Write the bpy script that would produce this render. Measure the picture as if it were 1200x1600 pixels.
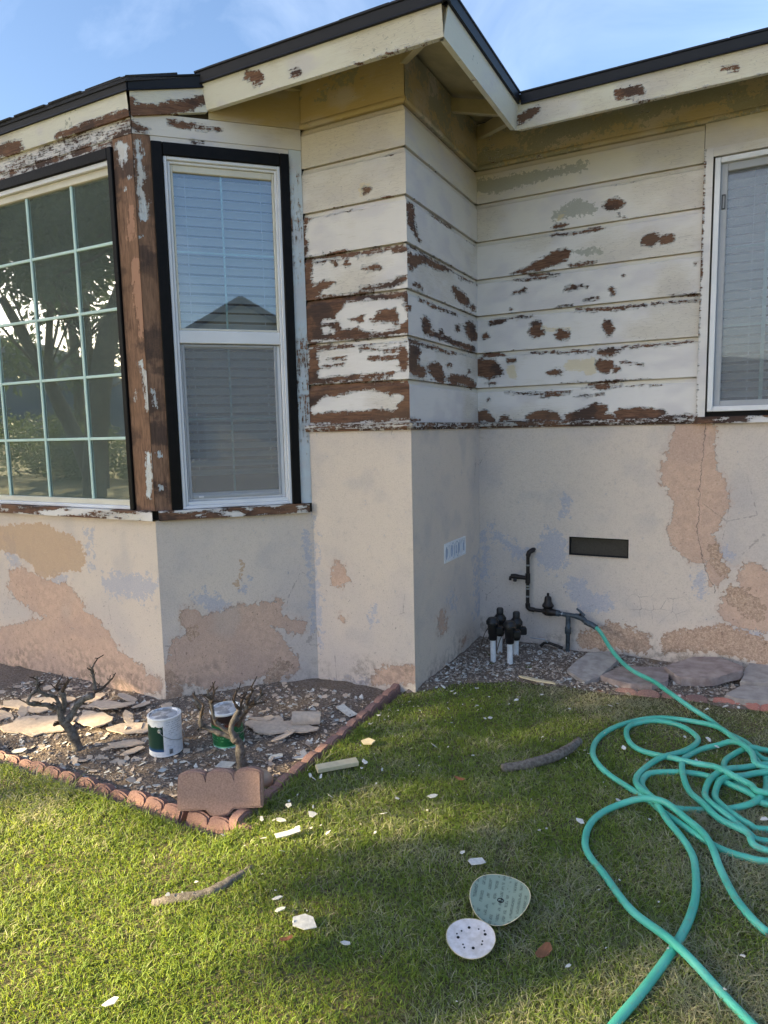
import bpy, bmesh, math, random
import numpy as np
from mathutils import Vector, Matrix

# ------------------------------------------------------------------ scene, camera, sky, sun
scene = bpy.context.scene
for o in list(bpy.data.objects):
    bpy.data.objects.remove(o)
COL = scene.collection
EYE = 1.66
YAW, PITCH, ROLL, FPX = 0.48372247, -0.11831423, -0.02188626, 1056.147
_f = Vector((-math.sin(YAW) * math.cos(PITCH), math.cos(YAW) * math.cos(PITCH), math.sin(PITCH)))
_r = Vector((math.cos(YAW), math.sin(YAW), 0))
_u = _r.cross(_f)
_r2 = _r * math.cos(ROLL) + _u * math.sin(ROLL)
_u2 = _u * math.cos(ROLL) - _r * math.sin(ROLL)
cam_data = bpy.data.cameras.new('camera')
cam_data.sensor_fit = 'VERTICAL'
cam_data.sensor_height = 36.0
cam_data.sensor_width = 27.0
cam_data.lens = 36.0 * FPX / 1600.0
cam_data.clip_start = 0.02
cam_data.clip_end = 5000
cam = bpy.data.objects.new('camera', cam_data)
COL.objects.link(cam)
m3 = Matrix((_r2, _u2, -_f)).transposed()
cam.matrix_world = Matrix.Translation((0, 0, EYE)) @ m3.to_4x4()
scene.camera = cam

SUN_TO = Vector((-0.68, -0.73, 0)).normalized()
SUN_EL = math.radians(21.0)
world = bpy.data.worlds.new('World')
scene.world = world
world.use_nodes = True
wn = world.node_tree
wn.nodes.clear()
sky = wn.nodes.new('ShaderNodeTexSky')
sky.sky_type = 'NISHITA'
sky.sun_disc = False
sky.sun_elevation = SUN_EL
sky.sun_rotation = math.atan2(SUN_TO.x, SUN_TO.y)
sky.air_density = 1.0
sky.dust_density = 2.3
sky.ozone_density = 3.0
tc = wn.nodes.new('ShaderNodeTexCoord')
mp = wn.nodes.new('ShaderNodeMapping')
mp.inputs['Rotation'].default_value = (0.2, 0.5, 0.9)
mp.inputs['Scale'].default_value = (1.2, 3.6, 2.2)
cn = wn.nodes.new('ShaderNodeTexNoise')
cn.inputs['Scale'].default_value = 1.5
cn.inputs['Detail'].default_value = 7
cn.inputs['Roughness'].default_value = 0.58
cn.inputs['Distortion'].default_value = 1.0
cr = wn.nodes.new('ShaderNodeValToRGB')
cr.color_ramp.elements[0].position = 0.48
cr.color_ramp.elements[1].position = 0.86
cr.color_ramp.elements[1].color = (0.8, 0.8, 0.8, 1)
cm = wn.nodes.new('ShaderNodeMix')
cm.data_type = 'RGBA'
cm.blend_type = 'ADD'
cm.inputs['B'].default_value = (1.5, 1.5, 1.45, 1)
bg = wn.nodes.new('ShaderNodeBackground')
bg.inputs['Strength'].default_value = 0.066
wo = wn.nodes.new('ShaderNodeOutputWorld')
L = wn.links.new
L(tc.outputs['Generated'], mp.inputs['Vector'])
L(mp.outputs['Vector'], cn.inputs['Vector'])
L(cn.outputs['Fac'], cr.inputs['Fac'])
L(cr.outputs['Color'], cm.inputs['Factor'])
L(sky.outputs['Color'], cm.inputs['A'])
L(cm.outputs['Result'], bg.inputs['Color'])
L(bg.outputs['Background'], wo.inputs['Surface'])

sd = bpy.data.lights.new('sun', 'SUN')
sd.energy = 5.0
sd.angle = math.radians(0.6)
sd.color = (1.0, 0.81, 0.47)
sun = bpy.data.objects.new('sun', sd)
COL.objects.link(sun)
sdir = Vector((SUN_TO.x * math.cos(SUN_EL), SUN_TO.y * math.cos(SUN_EL), math.sin(SUN_EL)))
sun.rotation_euler = sdir.to_track_quat('Z', 'Y').to_euler()
sun.location = sdir * 60

scene.view_settings.view_transform = 'Standard'
scene.view_settings.look = 'None'
scene.view_settings.exposure = 2.40
scene.view_settings.gamma = 1.0
scene.render.engine = 'CYCLES'
scene.cycles.max_bounces = 6
scene.cycles.diffuse_bounces = 3
scene.cycles.glossy_bounces = 3
scene.cycles.transmission_bounces = 4
scene.cycles.transparent_max_bounces = 8
scene.render.resolution_x = 768
scene.render.resolution_y = 1024

random.seed(7)
RNG = np.random.default_rng(11)

# ------------------------------------------------------------------ measured wear: outlines of bare wood and lost
# stucco in wall metres; each entry is (aspect, [(along, height, radius), ...])
PATCH = {'BF': {'keep': [(0.67, [(-3.341, 3.388, 0.0219), (-3.303, 3.37, 0.0273), (-3.309, 3.308, 0.0241), (-3.328, 3.269, 0.0082)]), (0.67, [(-3.28, 3.196, 0.0082)]), (0.67, [(-3.309, 3.138, 0.0061)]),
                 (0.71, [(-3.276, 2.12, 0.012), (-3.233, 1.982, 0.0187), (-3.233, 1.826, 0.0113)]), (0.73, [(-3.257, 1.551, 0.016), (-3.255, 1.411, 0.02), (-3.28, 1.29, 0.012)]),
                 (0.73, [(-3.332, 1.948, 0.008), (-3.338, 1.889, 0.008)])],
        'peel': [(0.64, [(-3.316, 3.447, 0.021), (-3.4, 3.421, 0.0175)]), (0.61, [(-3.713, 3.418, 0.0225), (-3.596, 3.424, 0.0175)]), (0.63, [(-4.079, 3.42, 0.02), (-3.892, 3.422, 0.015)]), (0.58, [(-4.341, 3.421, 0.0187)])],
        'sal': [(0.71, [(-3.273, 3.025, 0.0153), (-3.288, 2.856, 0.0219)]), (0.68, [(-3.264, 2.706, 0.0262), (-3.245, 2.461, 0.0337), (-3.249, 2.271, 0.0188)])]},
 'BFF': {'peel': [(0.63, [(-3.242, 3.527, 0.031), (-3.491, 3.535, 0.0284), (-3.838, 3.542, 0.0147)]), (0.6, [(-4.411, 3.562, 0.0352), (-4.245, 3.553, 0.0346)])]},
 'BFS': {'blue': [(0.63, [(-4.724, 0.948, 0.038), (-4.652, 0.714, 0.038)]), (0.69, [(-3.857, 1.038, 0.018), (-3.874, 0.818, 0.018)]), (0.74, [(-3.64, 0.683, 0.0765), (-3.431, 0.701, 0.0935), (-3.315, 0.724, 0.051)]),
                  (0.67, [(-4.434, 0.614, 0.0238), (-4.15, 0.684, 0.036)])],
         'sal': [(0.7, [(-4.579, 0.601, 0.133), (-4.339, 0.529, 0.1425), (-4.14, 0.479, 0.133)]), (0.7, [(-4.106, 0.597, 0.0475)]),
                 (0.79, [(-4.723, 0.075, 0.2205), (-4.277, 0.183, 0.21), (-3.886, 0.097, 0.228), (-3.58, 0.044, 0.1662)]), (0.72, [(-3.952, 0.385, 0.099), (-3.773, 0.271, 0.09)]), (0.74, [(-3.344, 0.045, 0.0637)])],
         'yel': [(0.68, [(-4.792, 0.944, 0.095), (-4.395, 0.919, 0.153), (-4.095, 0.869, 0.135), (-4.345, 0.761, 0.0855)])]},
 'BS': {'keep': [(1.0, [(0.03, 3.389, 0.0122), (0.024, 3.294, 0.0184), (0.034, 3.201, 0.0197), (0.025, 3.126, 0.0175), (0.04, 3.042, 0.0245), (0.035, 2.957, 0.0175)]), (1.07, [(0.049, 3.349, 0.0061), (0.063, 3.33, 0.0044)]),
                 (0.93, [(0.018, 2.848, 0.0102)]), (1.07, [(0.043, 1.546, 0.018)]), (1.07, [(0.041, 1.34, 0.018)]), (1.0, [(0.033, 1.943, 0.008), (0.036, 1.845, 0.0094)])],
        'peel': [(1.0, [(0.211, 3.518, 0.0131), (0.274, 3.509, 0.0197), (0.361, 3.509, 0.0143), (0.514, 3.502, 0.0044)]), (0.93, [(0.01, 3.486, 0.0219), (0.05, 3.459, 0.0175), (0.086, 3.457, 0.0061)]),
                 (1.0, [(0.345, 3.423, 0.0055), (0.389, 3.423, 0.0044)])]},
 'BSF': {'peel': [(1.0, [(-0.002, 3.588, 0.035), (0.003, 3.553, 0.035), (0.128, 3.56, 0.0315), (0.35, 3.621, 0.03), (0.445, 3.665, 0.0263)])]},
 'BSS': {'blue': [(1.0, [(0.278, 0.609, 0.0553), (0.367, 0.536, 0.051)]), (1.0, [(0.535, 0.684, 0.0298)]), (1.06, [(0.957, 1.006, 0.0213), (0.973, 0.698, 0.018), (0.974, 0.341, 0.018)])],
         'rough': [(1.06, [(0.036, 0.123, 0.0425), (0.043, -0.029, 0.0425)]), (1.06, [(0.749, 0.097, 0.063), (0.659, 0.019, 0.054)]), (1.06, [(0.179, 0.406, 0.0425)])],
         'sal': [(1.06, [(0.183, 0.491, 0.0723)]), (1.0, [(0.133, 0.304, 0.0935), (0.298, 0.371, 0.1275), (0.506, 0.414, 0.135), (0.677, 0.461, 0.0935), (0.744, 0.52, 0.0383)]),
                 (1.0, [(0.761, 0.399, 0.051), (0.89, 0.359, 0.045)]), (1.0, [(0.066, 0.163, 0.09), (0.288, 0.177, 0.1785), (0.582, 0.229, 0.1785), (0.771, 0.117, 0.099)])],
         'yel': [(1.06, [(0.163, 0.493, 0.0638)]), (1.06, [(0.504, 0.824, 0.017), (0.514, 0.759, 0.017)]), (1.0, [(0.494, 0.696, 0.0255)])]},
 'W1': {'gray': [(1.0, [(-1.754, 3.449, 0.0555), (-1.648, 3.43, 0.0624), (-1.514, 3.433, 0.0555), (-1.37, 3.434, 0.0486), (-1.188, 3.44, 0.0328), (-1.012, 3.446, 0.0393)]),
                 (1.0, [(-1.087, 2.88, 0.021), (-0.978, 2.872, 0.0341), (-0.885, 2.866, 0.021)]), (1.0, [(-1.199, 3.15, 0.0393), (-1.063, 3.181, 0.0655), (-0.955, 3.151, 0.0393)]), (0.9, [(-1.715, 3.688, 0.0405)]),
                 (1.07, [(-1.475, 3.726, 0.0319), (-1.07, 3.694, 0.0531), (-0.777, 3.722, 0.05), (-0.538, 3.728, 0.07)]), (0.89, [(-1.337, 3.676, 0.017)])],
        'peel': [(1.0, [(-0.844, 3.161, 0.0341), (-0.793, 3.16, 0.0367)]), (0.94, [(-0.774, 3.178, 0.0123), (-0.742, 3.16, 0.0062)]), (0.94, [(-1.213, 3.075, 0.0118), (-1.137, 3.074, 0.0131)]),
                 (1.0, [(-1.226, 3.021, 0.0042), (-1.061, 3.009, 0.0066), (-0.953, 3.013, 0.0118), (-0.874, 3.012, 0.0039)]), (1.06, [(-0.598, 2.896, 0.0345), (-0.555, 2.89, 0.0393)]),
                 (1.06, [(-0.488, 2.88, 0.0271), (-0.446, 2.887, 0.0236)]), (0.94, [(-1.529, 2.791, 0.0042), (-1.425, 2.804, 0.0167), (-1.31, 2.828, 0.0328), (-1.197, 2.861, 0.0459), (-1.148, 2.875, 0.0419)]),
                 (1.0, [(-1.374, 2.764, 0.0097), (-1.182, 2.747, 0.0069)]), (1.06, [(-1.099, 2.795, 0.0056), (-1.004, 2.796, 0.0097), (-0.924, 2.795, 0.0056)]),
                 (0.94, [(-1.514, 2.743, 0.0042), (-1.367, 2.736, 0.0069), (-1.196, 2.732, 0.0039)]), (0.95, [(-1.506, 2.655, 0.0132), (-1.462, 2.655, 0.0111)]), (0.95, [(-1.428, 2.663, 0.0153)]),
                 (1.0, [(-1.146, 2.631, 0.0042), (-1.077, 2.644, 0.0167), (-0.982, 2.633, 0.0042)]), (1.0, [(-0.828, 2.609, 0.0139), (-0.808, 2.573, 0.0157)]), (1.0, [(-1.001, 2.55, 0.0039), (-0.907, 2.551, 0.0092)]),
                 (1.0, [(-1.521, 2.532, 0.0088)]), (1.0, [(-1.194, 2.52, 0.0042), (-1.069, 2.521, 0.0042)]),
                 (1.0, [(-1.034, 2.49, 0.0083), (-0.946, 2.477, 0.0079), (-0.813, 2.468, 0.0131), (-0.684, 2.472, 0.0092), (-0.583, 2.471, 0.0039)]), (1.06, [(-0.436, 2.513, 0.0026), (-0.281, 2.509, 0.0039)]),
                 (1.07, [(-0.558, 2.475, 0.0039), (-0.279, 2.473, 0.0049)]), (0.9, [(-1.688, 2.459, 0.0146), (-1.619, 2.456, 0.0205), (-1.559, 2.471, 0.0069)]), (0.95, [(-1.491, 2.479, 0.0069), (-1.38, 2.469, 0.0042)]),
                 (0.9, [(-1.725, 2.356, 0.0234)]), (0.95, [(-1.344, 2.402, 0.0347), (-1.336, 2.359, 0.0416)]), (0.95, [(-1.293, 2.356, 0.0194)]), (0.95, [(-1.383, 2.349, 0.0139)]),
                 (1.0, [(-1.164, 2.324, 0.0361), (-1.129, 2.317, 0.0305)]), (1.06, [(-0.844, 2.36, 0.0367), (-0.83, 2.323, 0.0305)]), (1.0, [(-0.858, 2.388, 0.0131)]),
                 (0.94, [(-1.365, 2.213, 0.0056), (-1.149, 2.198, 0.0069), (-0.942, 2.192, 0.0079)]), (1.0, [(-0.888, 2.179, 0.0208), (-0.808, 2.18, 0.0288), (-0.762, 2.183, 0.0066)]),
                 (1.13, [(-0.743, 2.202, 0.0052), (-0.489, 2.202, 0.0049), (-0.283, 2.206, 0.0039)]), (1.0, [(-0.886, 2.097, 0.0367), (-0.846, 2.081, 0.0498)]), (1.06, [(-0.786, 2.054, 0.0183), (-0.76, 2.056, 0.0111)]),
                 (1.0, [(-0.748, 2.109, 0.0042), (-0.612, 2.073, 0.0026)]), (0.95, [(-1.776, 2.132, 0.0659), (-1.697, 2.113, 0.0732), (-1.635, 2.087, 0.0366), (-1.589, 2.07, 0.0088)]),
                 (1.0, [(-1.543, 2.169, 0.0176), (-1.498, 2.17, 0.0117)]), (0.95, [(-1.728, 2.218, 0.0146), (-1.574, 2.214, 0.0117)]), (0.95, [(-1.24, 2.059, 0.0125), (-1.197, 2.061, 0.0222), (-1.148, 2.058, 0.0125)]),
                 (0.95, [(-1.721, 2.008, 0.0073), (-1.651, 2.004, 0.0073)]), (1.0, [(-0.952, 1.96, 0.0069), (-0.871, 1.967, 0.0125), (-0.778, 1.975, 0.0105), (-0.7, 1.978, 0.0052)]),
                 (1.0, [(-0.911, 1.941, 0.0167), (-0.83, 1.937, 0.0118)]), (1.0, [(-1.559, 1.929, 0.0059), (-1.363, 1.918, 0.0059), (-1.146, 1.911, 0.0103), (-1.09, 1.911, 0.0069)]),
                 (1.0, [(-1.304, 1.889, 0.0042), (-1.16, 1.894, 0.0042)]), (0.94, [(-1.048, 1.882, 0.0028), (-0.87, 1.888, 0.0039)]), (1.0, [(-1.701, 1.887, 0.0123)]),
                 (1.0, [(-1.786, 1.76, 0.0463), (-1.738, 1.773, 0.0366), (-1.683, 1.727, 0.0216)]), (1.0, [(-1.59, 1.739, 0.0264), (-1.543, 1.735, 0.0117)]),
                 (1.0, [(-1.392, 1.748, 0.022), (-1.289, 1.759, 0.0347), (-1.202, 1.742, 0.0305), (-1.159, 1.727, 0.0146)]),
                 (1.06, [(-1.102, 1.739, 0.0208), (-0.991, 1.757, 0.0347), (-0.909, 1.782, 0.0444), (-0.861, 1.781, 0.0305)]), (1.06, [(-0.963, 1.735, 0.0208), (-0.8, 1.731, 0.0194)]),
                 (1.0, [(-0.748, 1.749, 0.0328), (-0.63, 1.746, 0.0389), (-0.478, 1.741, 0.0288)]), (1.06, [(-1.778, 1.699, 0.0077), (-1.362, 1.711, 0.0073), (-0.8, 1.714, 0.0125), (-0.281, 1.715, 0.0092)]),
                 (1.0, [(-0.737, 2.683, 0.0066)]), (1.0, [(-0.289, 2.703, 0.0074)]), (0.94, [(-0.779, 3.093, 0.0074)]), (1.0, [(-0.74, 3.064, 0.0062)])],
        'yel': [(1.0, [(-1.528, 2.102, 0.0347), (-1.513, 2.058, 0.0293)]), (0.94, [(-1.106, 2.105, 0.0293), (-0.954, 2.095, 0.0555), (-0.954, 2.067, 0.0459)]), (0.94, [(-1.185, 3.122, 0.0194), (-1.144, 3.155, 0.0157)]),
                (0.95, [(-1.293, 2.384, 0.0167), (-1.235, 2.365, 0.0139), (-1.109, 2.354, 0.0139)])]},
 'W1F': {'peel': [(0.93, [(-1.326, 3.66, 0.0274), (-1.23, 3.689, 0.0194)]), (1.0, [(-0.712, 3.671, 0.033), (-0.601, 3.663, 0.0217)]), (1.05, [(-0.155, 3.674, 0.0103), (-0.09, 3.657, 0.0136)])]},
 'W1S': {'blue': [(1.06, [(-1.119, 1.137, 0.038), (-1.132, 1.042, 0.038)]), (1.05, [(-1.201, 0.799, 0.11), (-1.215, 0.701, 0.1)]), (0.95, [(-1.7, 0.896, 0.02), (-1.52, 0.755, 0.04), (-1.42, 0.736, 0.038)]),
                  (1.06, [(-1.033, 0.472, 0.0855), (-0.939, 0.384, 0.0713), (-0.803, 0.374, 0.0475)]), (1.13, [(-0.199, 0.636, 0.054), (-0.187, 0.526, 0.036)]), (1.21, [(-0.011, 0.277, 0.0675), (0.141, 0.273, 0.051)]),
                  (1.13, [(-0.124, 0.774, 0.027), (-0.029, 0.802, 0.034)]), (1.0, [(-1.742, 0.869, 0.02), (-1.738, 0.512, 0.021)])],
         'rough': [(1.12, [(-0.944, 0.092, 0.07), (-0.755, 0.164, 0.095), (-0.578, 0.124, 0.0855)]), (1.29, [(-0.408, 0.137, 0.0665), (-0.245, 0.181, 0.076), (-0.048, 0.228, 0.1125), (0.182, 0.169, 0.099)]),
                   (1.13, [(0.018, 0.523, 0.072), (0.134, 0.447, 0.068)]), (1.12, [(-0.126, 0.818, 0.036), (-0.064, 0.691, 0.036)])],
         'sal': [(1.06, [(-0.266, 1.57, 0.1488), (-0.298, 1.334, 0.171), (-0.195, 1.162, 0.17), (-0.249, 0.986, 0.1488)]), (1.13, [(-0.307, 0.939, 0.119), (-0.225, 0.855, 0.1275), (-0.145, 0.816, 0.0637)]),
                 (1.06, [(-0.102, 0.688, 0.072), (-0.119, 0.598, 0.0383)]), (1.2, [(0.089, 0.659, 0.0935), (0.168, 0.537, 0.153), (0.021, 0.435, 0.1105), (0.209, 0.412, 0.1125)])],
         'spider': [(1.12, [(-0.584, 0.396, 0.1188), (-0.333, 0.399, 0.1188)])]},
 'W2': {'gray': [(0.38, [(3.941, 3.763, 0.0112), (4.081, 3.729, 0.015)]), (0.38, [(4.281, 3.694, 0.0188), (4.444, 3.697, 0.017)]), (0.34, [(4.679, 3.742, 0.0212)])],
        'peel': [(0.38, [(3.814, 2.71, 0.0158), (3.825, 2.635, 0.0135), (3.882, 2.691, 0.0281), (3.996, 2.72, 0.0225)]), (0.37, [(4.026, 2.732, 0.018), (4.208, 2.722, 0.023), (4.406, 2.736, 0.0128)]),
                 (0.41, [(3.89, 2.551, 0.0113), (3.975, 2.543, 0.012)]), (0.35, [(4.561, 2.623, 0.0255), (4.653, 2.599, 0.0432), (4.749, 2.587, 0.0338)]), (0.34, [(4.896, 2.562, 0.0214)]),
                 (0.35, [(3.83, 2.764, 0.0068), (4.306, 2.753, 0.006), (4.51, 2.743, 0.0051)]), (0.33, [(4.619, 2.725, 0.0054), (4.851, 2.74, 0.0041)]), (0.43, [(3.802, 2.406, 0.009), (3.801, 2.384, 0.0072)]),
                 (0.39, [(4.042, 2.347, 0.0264), (4.055, 2.301, 0.03)]), (0.35, [(4.039, 2.287, 0.018), (4.291, 2.279, 0.0179), (4.645, 2.264, 0.0189), (4.883, 2.26, 0.0257)]), (0.36, [(4.286, 2.313, 0.0144)]),
                 (0.34, [(4.592, 2.392, 0.0122), (4.591, 2.358, 0.0115)]), (0.34, [(4.844, 2.409, 0.0405), (4.884, 2.358, 0.0428)]), (0.35, [(3.958, 2.476, 0.0096), (4.2, 2.459, 0.0096), (4.539, 2.463, 0.0064)]),
                 (0.41, [(3.861, 2.151, 0.0336), (3.815, 2.054, 0.0338), (3.942, 2.028, 0.036)]), (0.38, [(4.187, 2.057, 0.0485), (4.25, 2.011, 0.0357)]), (0.38, [(4.423, 2.106, 0.0162)]),
                 (0.34, [(4.491, 2.012, 0.0338), (4.717, 2.018, 0.0356), (4.878, 1.998, 0.0285)]), (0.33, [(4.818, 2.086, 0.0122)]), (0.37, [(3.807, 2.203, 0.012), (4.223, 2.197, 0.0115), (4.46, 2.187, 0.0068)]),
                 (0.41, [(3.789, 1.734, 0.0113), (3.93, 1.719, 0.0036)]), (0.38, [(3.83, 3.001, 0.0187), (3.839, 2.893, 0.021), (3.952, 2.827, 0.0094)]), (0.36, [(4.156, 3.031, 0.006), (4.483, 3.033, 0.0106)])]},
 'W2S': {'blue': [(0.35, [(4.926, 0.675, 0.015), (4.947, 0.209, 0.0157)]), (0.38, [(4.355, 0.499, 0.0143), (4.412, 0.392, 0.0143)])],
         'sal': [(0.39, [(4.212, 0.396, 0.018), (4.231, 0.276, 0.0225)]), (0.35, [(4.622, 0.094, 0.019)])]},
 'W3': {'keep': [(0.88, [(-2.283, 2.381, 0.0281), (-2.197, 2.42, 0.0506), (-2.059, 2.43, 0.042), (-1.926, 2.427, 0.0338), (-1.847, 2.431, 0.0281)]), (0.79, [(-2.228, 2.341, 0.042), (-2.131, 2.32, 0.0169)]),
                 (0.83, [(-2.033, 2.404, 0.0394), (-2.061, 2.36, 0.0281)]), (0.88, [(-2.089, 2.317, 0.03), (-2.008, 2.304, 0.036), (-1.915, 2.301, 0.0281), (-1.85, 2.295, 0.0135)]),
                 (0.94, [(-1.835, 2.396, 0.0338), (-1.824, 2.327, 0.0281), (-1.85, 2.307, 0.018)]), (0.84, [(-2.384, 2.373, 0.018), (-2.312, 2.366, 0.0096)]), (0.84, [(-2.372, 2.318, 0.03), (-2.322, 2.296, 0.0144)]),
                 (0.88, [(-2.465, 1.809, 0.0319), (-2.389, 1.844, 0.051), (-2.244, 1.85, 0.06), (-2.103, 1.857, 0.066), (-1.993, 1.852, 0.0563), (-1.913, 1.837, 0.045), (-1.859, 1.87, 0.0203)])],
        'peel': [(0.84, [(-2.493, 2.762, 0.0216), (-2.499, 2.631, 0.0264), (-2.487, 2.546, 0.0336)]), (0.84, [(-2.45, 2.565, 0.0338), (-2.39, 2.594, 0.0281), (-2.318, 2.604, 0.0144)]), (0.8, [(-2.47, 2.61, 0.0144)]),
                 (0.83, [(-2.5, 2.777, 0.006), (-2.241, 2.769, 0.0158), (-2.145, 2.756, 0.009)]), (0.88, [(-2.242, 2.763, 0.0158), (-2.077, 2.764, 0.0056), (-1.815, 2.755, 0.009)]),
                 (0.88, [(-2.09, 2.756, 0.0113), (-1.97, 2.749, 0.009)]), (0.82, [(-1.879, 2.742, 0.0113), (-1.796, 2.738, 0.0126)]), (0.79, [(-2.313, 2.726, 0.0113), (-2.293, 2.706, 0.0068)]), (0.89, [(-2.208, 2.713, 0.0168)]),
                 (0.88, [(-2.073, 2.663, 0.0135), (-2.019, 2.656, 0.0169), (-1.966, 2.649, 0.009)]),
                 (0.94, [(-2.11, 2.539, 0.0068), (-2.002, 2.536, 0.009), (-1.897, 2.543, 0.0203), (-1.819, 2.562, 0.0158), (-1.799, 2.571, 0.0135)]),
                 (0.83, [(-2.437, 2.516, 0.012), (-2.222, 2.511, 0.0096), (-2.003, 2.515, 0.0068)]), (0.88, [(-2.516, 2.391, 0.1344), (-2.297, 2.383, 0.1344), (-2.007, 2.373, 0.1344), (-1.797, 2.367, 0.126)]),
                 (0.8, [(-2.487, 2.194, 0.023), (-2.476, 2.095, 0.0281), (-2.487, 2.021, 0.0336)]), (0.83, [(-2.488, 1.997, 0.0153), (-2.239, 2.001, 0.0168), (-2.016, 2.007, 0.0168), (-1.909, 2.012, 0.009)]),
                 (0.88, [(-1.828, 2.134, 0.0281), (-1.829, 2.042, 0.0203)]), (0.79, [(-2.508, 2.238, 0.0144), (-2.376, 2.21, 0.012), (-2.19, 2.207, 0.0068)]), (0.89, [(-2.364, 2.13, 0.0036), (-2.234, 2.133, 0.0048)]),
                 (0.94, [(-2.121, 2.179, 0.0048), (-1.958, 2.161, 0.0072), (-1.853, 2.159, 0.0096)]), (0.88, [(-2.054, 2.115, 0.0072), (-1.96, 2.109, 0.012), (-1.828, 2.111, 0.0158)]),
                 (0.84, [(-2.409, 2.09, 0.0024), (-2.264, 2.093, 0.0036)]), (0.88, [(-2.539, 1.849, 0.126), (-2.316, 1.847, 0.126), (-2.02, 1.848, 0.126), (-1.807, 1.847, 0.1181)]),
                 (0.79, [(-2.51, 3.008, 0.0113), (-2.518, 2.812, 0.0131)]), (0.82, [(-2.053, 3.111, 0.0175)])],
        'yel': [(0.82, [(-2.066, 3.117, 0.035)])]},
 'W3F': {'peel': [(0.75, [(-2.564, 3.705, 0.0203), (-2.51, 3.679, 0.0304)]), (0.77, [(-2.246, 3.647, 0.0196)])]},
 'W3S': {'blue': [(0.86, [(-2.541, 1.068, 0.0315), (-2.53, 0.827, 0.0297), (-2.527, 0.517, 0.0315), (-2.529, 0.2, 0.027)]), (0.89, [(-2.059, 0.542, 0.0128), (-2.062, 0.434, 0.0298)]),
                  (0.95, [(-2.409, -0.055, 0.0427), (-2.155, 0.021, 0.0315)])],
         'sal': [(0.85, [(-2.33, 0.733, 0.054), (-2.358, 0.656, 0.0298), (-2.272, 0.694, 0.034)]), (0.9, [(-2.305, 0.438, 0.018)]), (0.95, [(-1.986, 0.064, 0.068), (-1.823, 0.115, 0.0638), (-2.058, 0.027, 0.036)])]}}
CRACK = [(-0.198, 1.624), (-0.22, 1.334), (-0.225, 1.118), (-0.228, 0.943), (-0.191, 0.769), (-0.159, 0.639), (-0.106, 0.555)]
HOSE = {'S1': [(-0.002, 3.91), (0.094, 3.822), (0.182, 3.657)],
 'S2': [(0.167, 3.188), (0.103, 3.241), (0.035, 3.289), (-0.036, 3.339), (-0.109, 3.357), (-0.197, 3.342), (-0.284, 3.301), (-0.332, 3.252), (-0.343, 3.16), (-0.305, 3.079), (-0.228, 3.015), (-0.159, 3.011), (-0.029, 3.066),
        (0.101, 3.15), (0.142, 3.229), (0.163, 3.317), (0.168, 3.435), (0.157, 3.554), (0.115, 3.648), (0.071, 3.747), (0.015, 3.85), (-0.052, 3.933), (-0.155, 3.969), (-0.278, 3.974), (-0.382, 3.938), (-0.479, 3.843),
        (-0.566, 3.695), (-0.61, 3.537), (-0.607, 3.389), (-0.563, 3.272), (-0.49, 3.177), (-0.395, 3.102), (-0.314, 3.036), (-0.228, 2.946), (-0.15, 2.875), (-0.083, 2.815), (-0.021, 2.771), (0.039, 2.752), (0.096, 2.751),
        (0.153, 2.761)],
 'S3': [(0.168, 3.226), (0.103, 3.273), (0.007, 3.342), (-0.059, 3.398), (-0.111, 3.41), (-0.203, 3.431), (-0.299, 3.463), (-0.392, 3.5), (-0.451, 3.567), (-0.485, 3.686), (-0.472, 3.786), (-0.394, 3.883), (-0.308, 3.91),
        (-0.219, 3.891), (-0.155, 3.816), (-0.135, 3.736), (-0.161, 3.619), (-0.231, 3.495), (-0.308, 3.391), (-0.357, 3.276), (-0.37, 3.164), (-0.341, 3.078), (-0.283, 3.012), (-0.216, 2.884), (-0.15, 2.783), (-0.107, 2.693),
        (-0.087, 2.59), (-0.08, 2.402), (-0.116, 2.187), (-0.186, 1.955), (-0.255, 1.764), (-0.278, 1.656)],
 'S4': [(0.147, 1.888), (0.096, 1.938), (0.049, 1.984), (-0.036, 2.068), (-0.152, 2.163), (-0.273, 2.273), (-0.395, 2.441), (-0.442, 2.497), (-0.483, 2.573), (-0.497, 2.682), (-0.482, 2.785), (-0.435, 2.88), (-0.36, 2.945),
        (-0.292, 2.962), (-0.222, 2.952), (-0.152, 2.901), (-0.084, 2.827), (-0.038, 2.739), (-0.005, 2.629), (0.047, 2.482), (0.104, 2.389), (0.14, 2.352)],
 'S5': [(0.155, 2.831), (0.086, 2.909), (0.012, 2.952), (-0.04, 2.996), (-0.096, 3.085), (-0.142, 3.173), (-0.179, 3.306), (-0.19, 3.466), (-0.165, 3.556), (-0.107, 3.664), (-0.03, 3.721), (0.032, 3.74), (0.108, 3.644),
        (0.177, 3.509)],
 'S6': [(0.158, 2.905), (0.087, 2.935), (0.012, 3.006), (-0.048, 3.064), (-0.079, 3.155), (-0.063, 3.292), (-0.002, 3.407), (0.07, 3.477), (0.135, 3.535), (0.179, 3.564)],
 'S7': [(0.176, 3.474), (0.07, 3.389), (-0.014, 3.315), (-0.039, 3.19), (-0.023, 3.105), (0.037, 3.032), (0.099, 2.994), (0.161, 2.996)],
 'S8': [(0.184, 3.739), (0.124, 3.741), (0.063, 3.693), (0.003, 3.595), (-0.007, 3.495), (0.035, 3.372), (0.09, 3.299), (0.168, 3.241)]}
HOSE_START = [(-0.847, 4.879, 0.215), (-0.746, 4.729, 0.15), (-0.659, 4.606, 0.105), (-0.551, 4.465, 0.088), (-0.422, 4.346, 0.085), (-0.33, 4.224, 0.082), (-0.2, 4.107, 0.05), (-0.09, 4.031, 0.02)]
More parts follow.
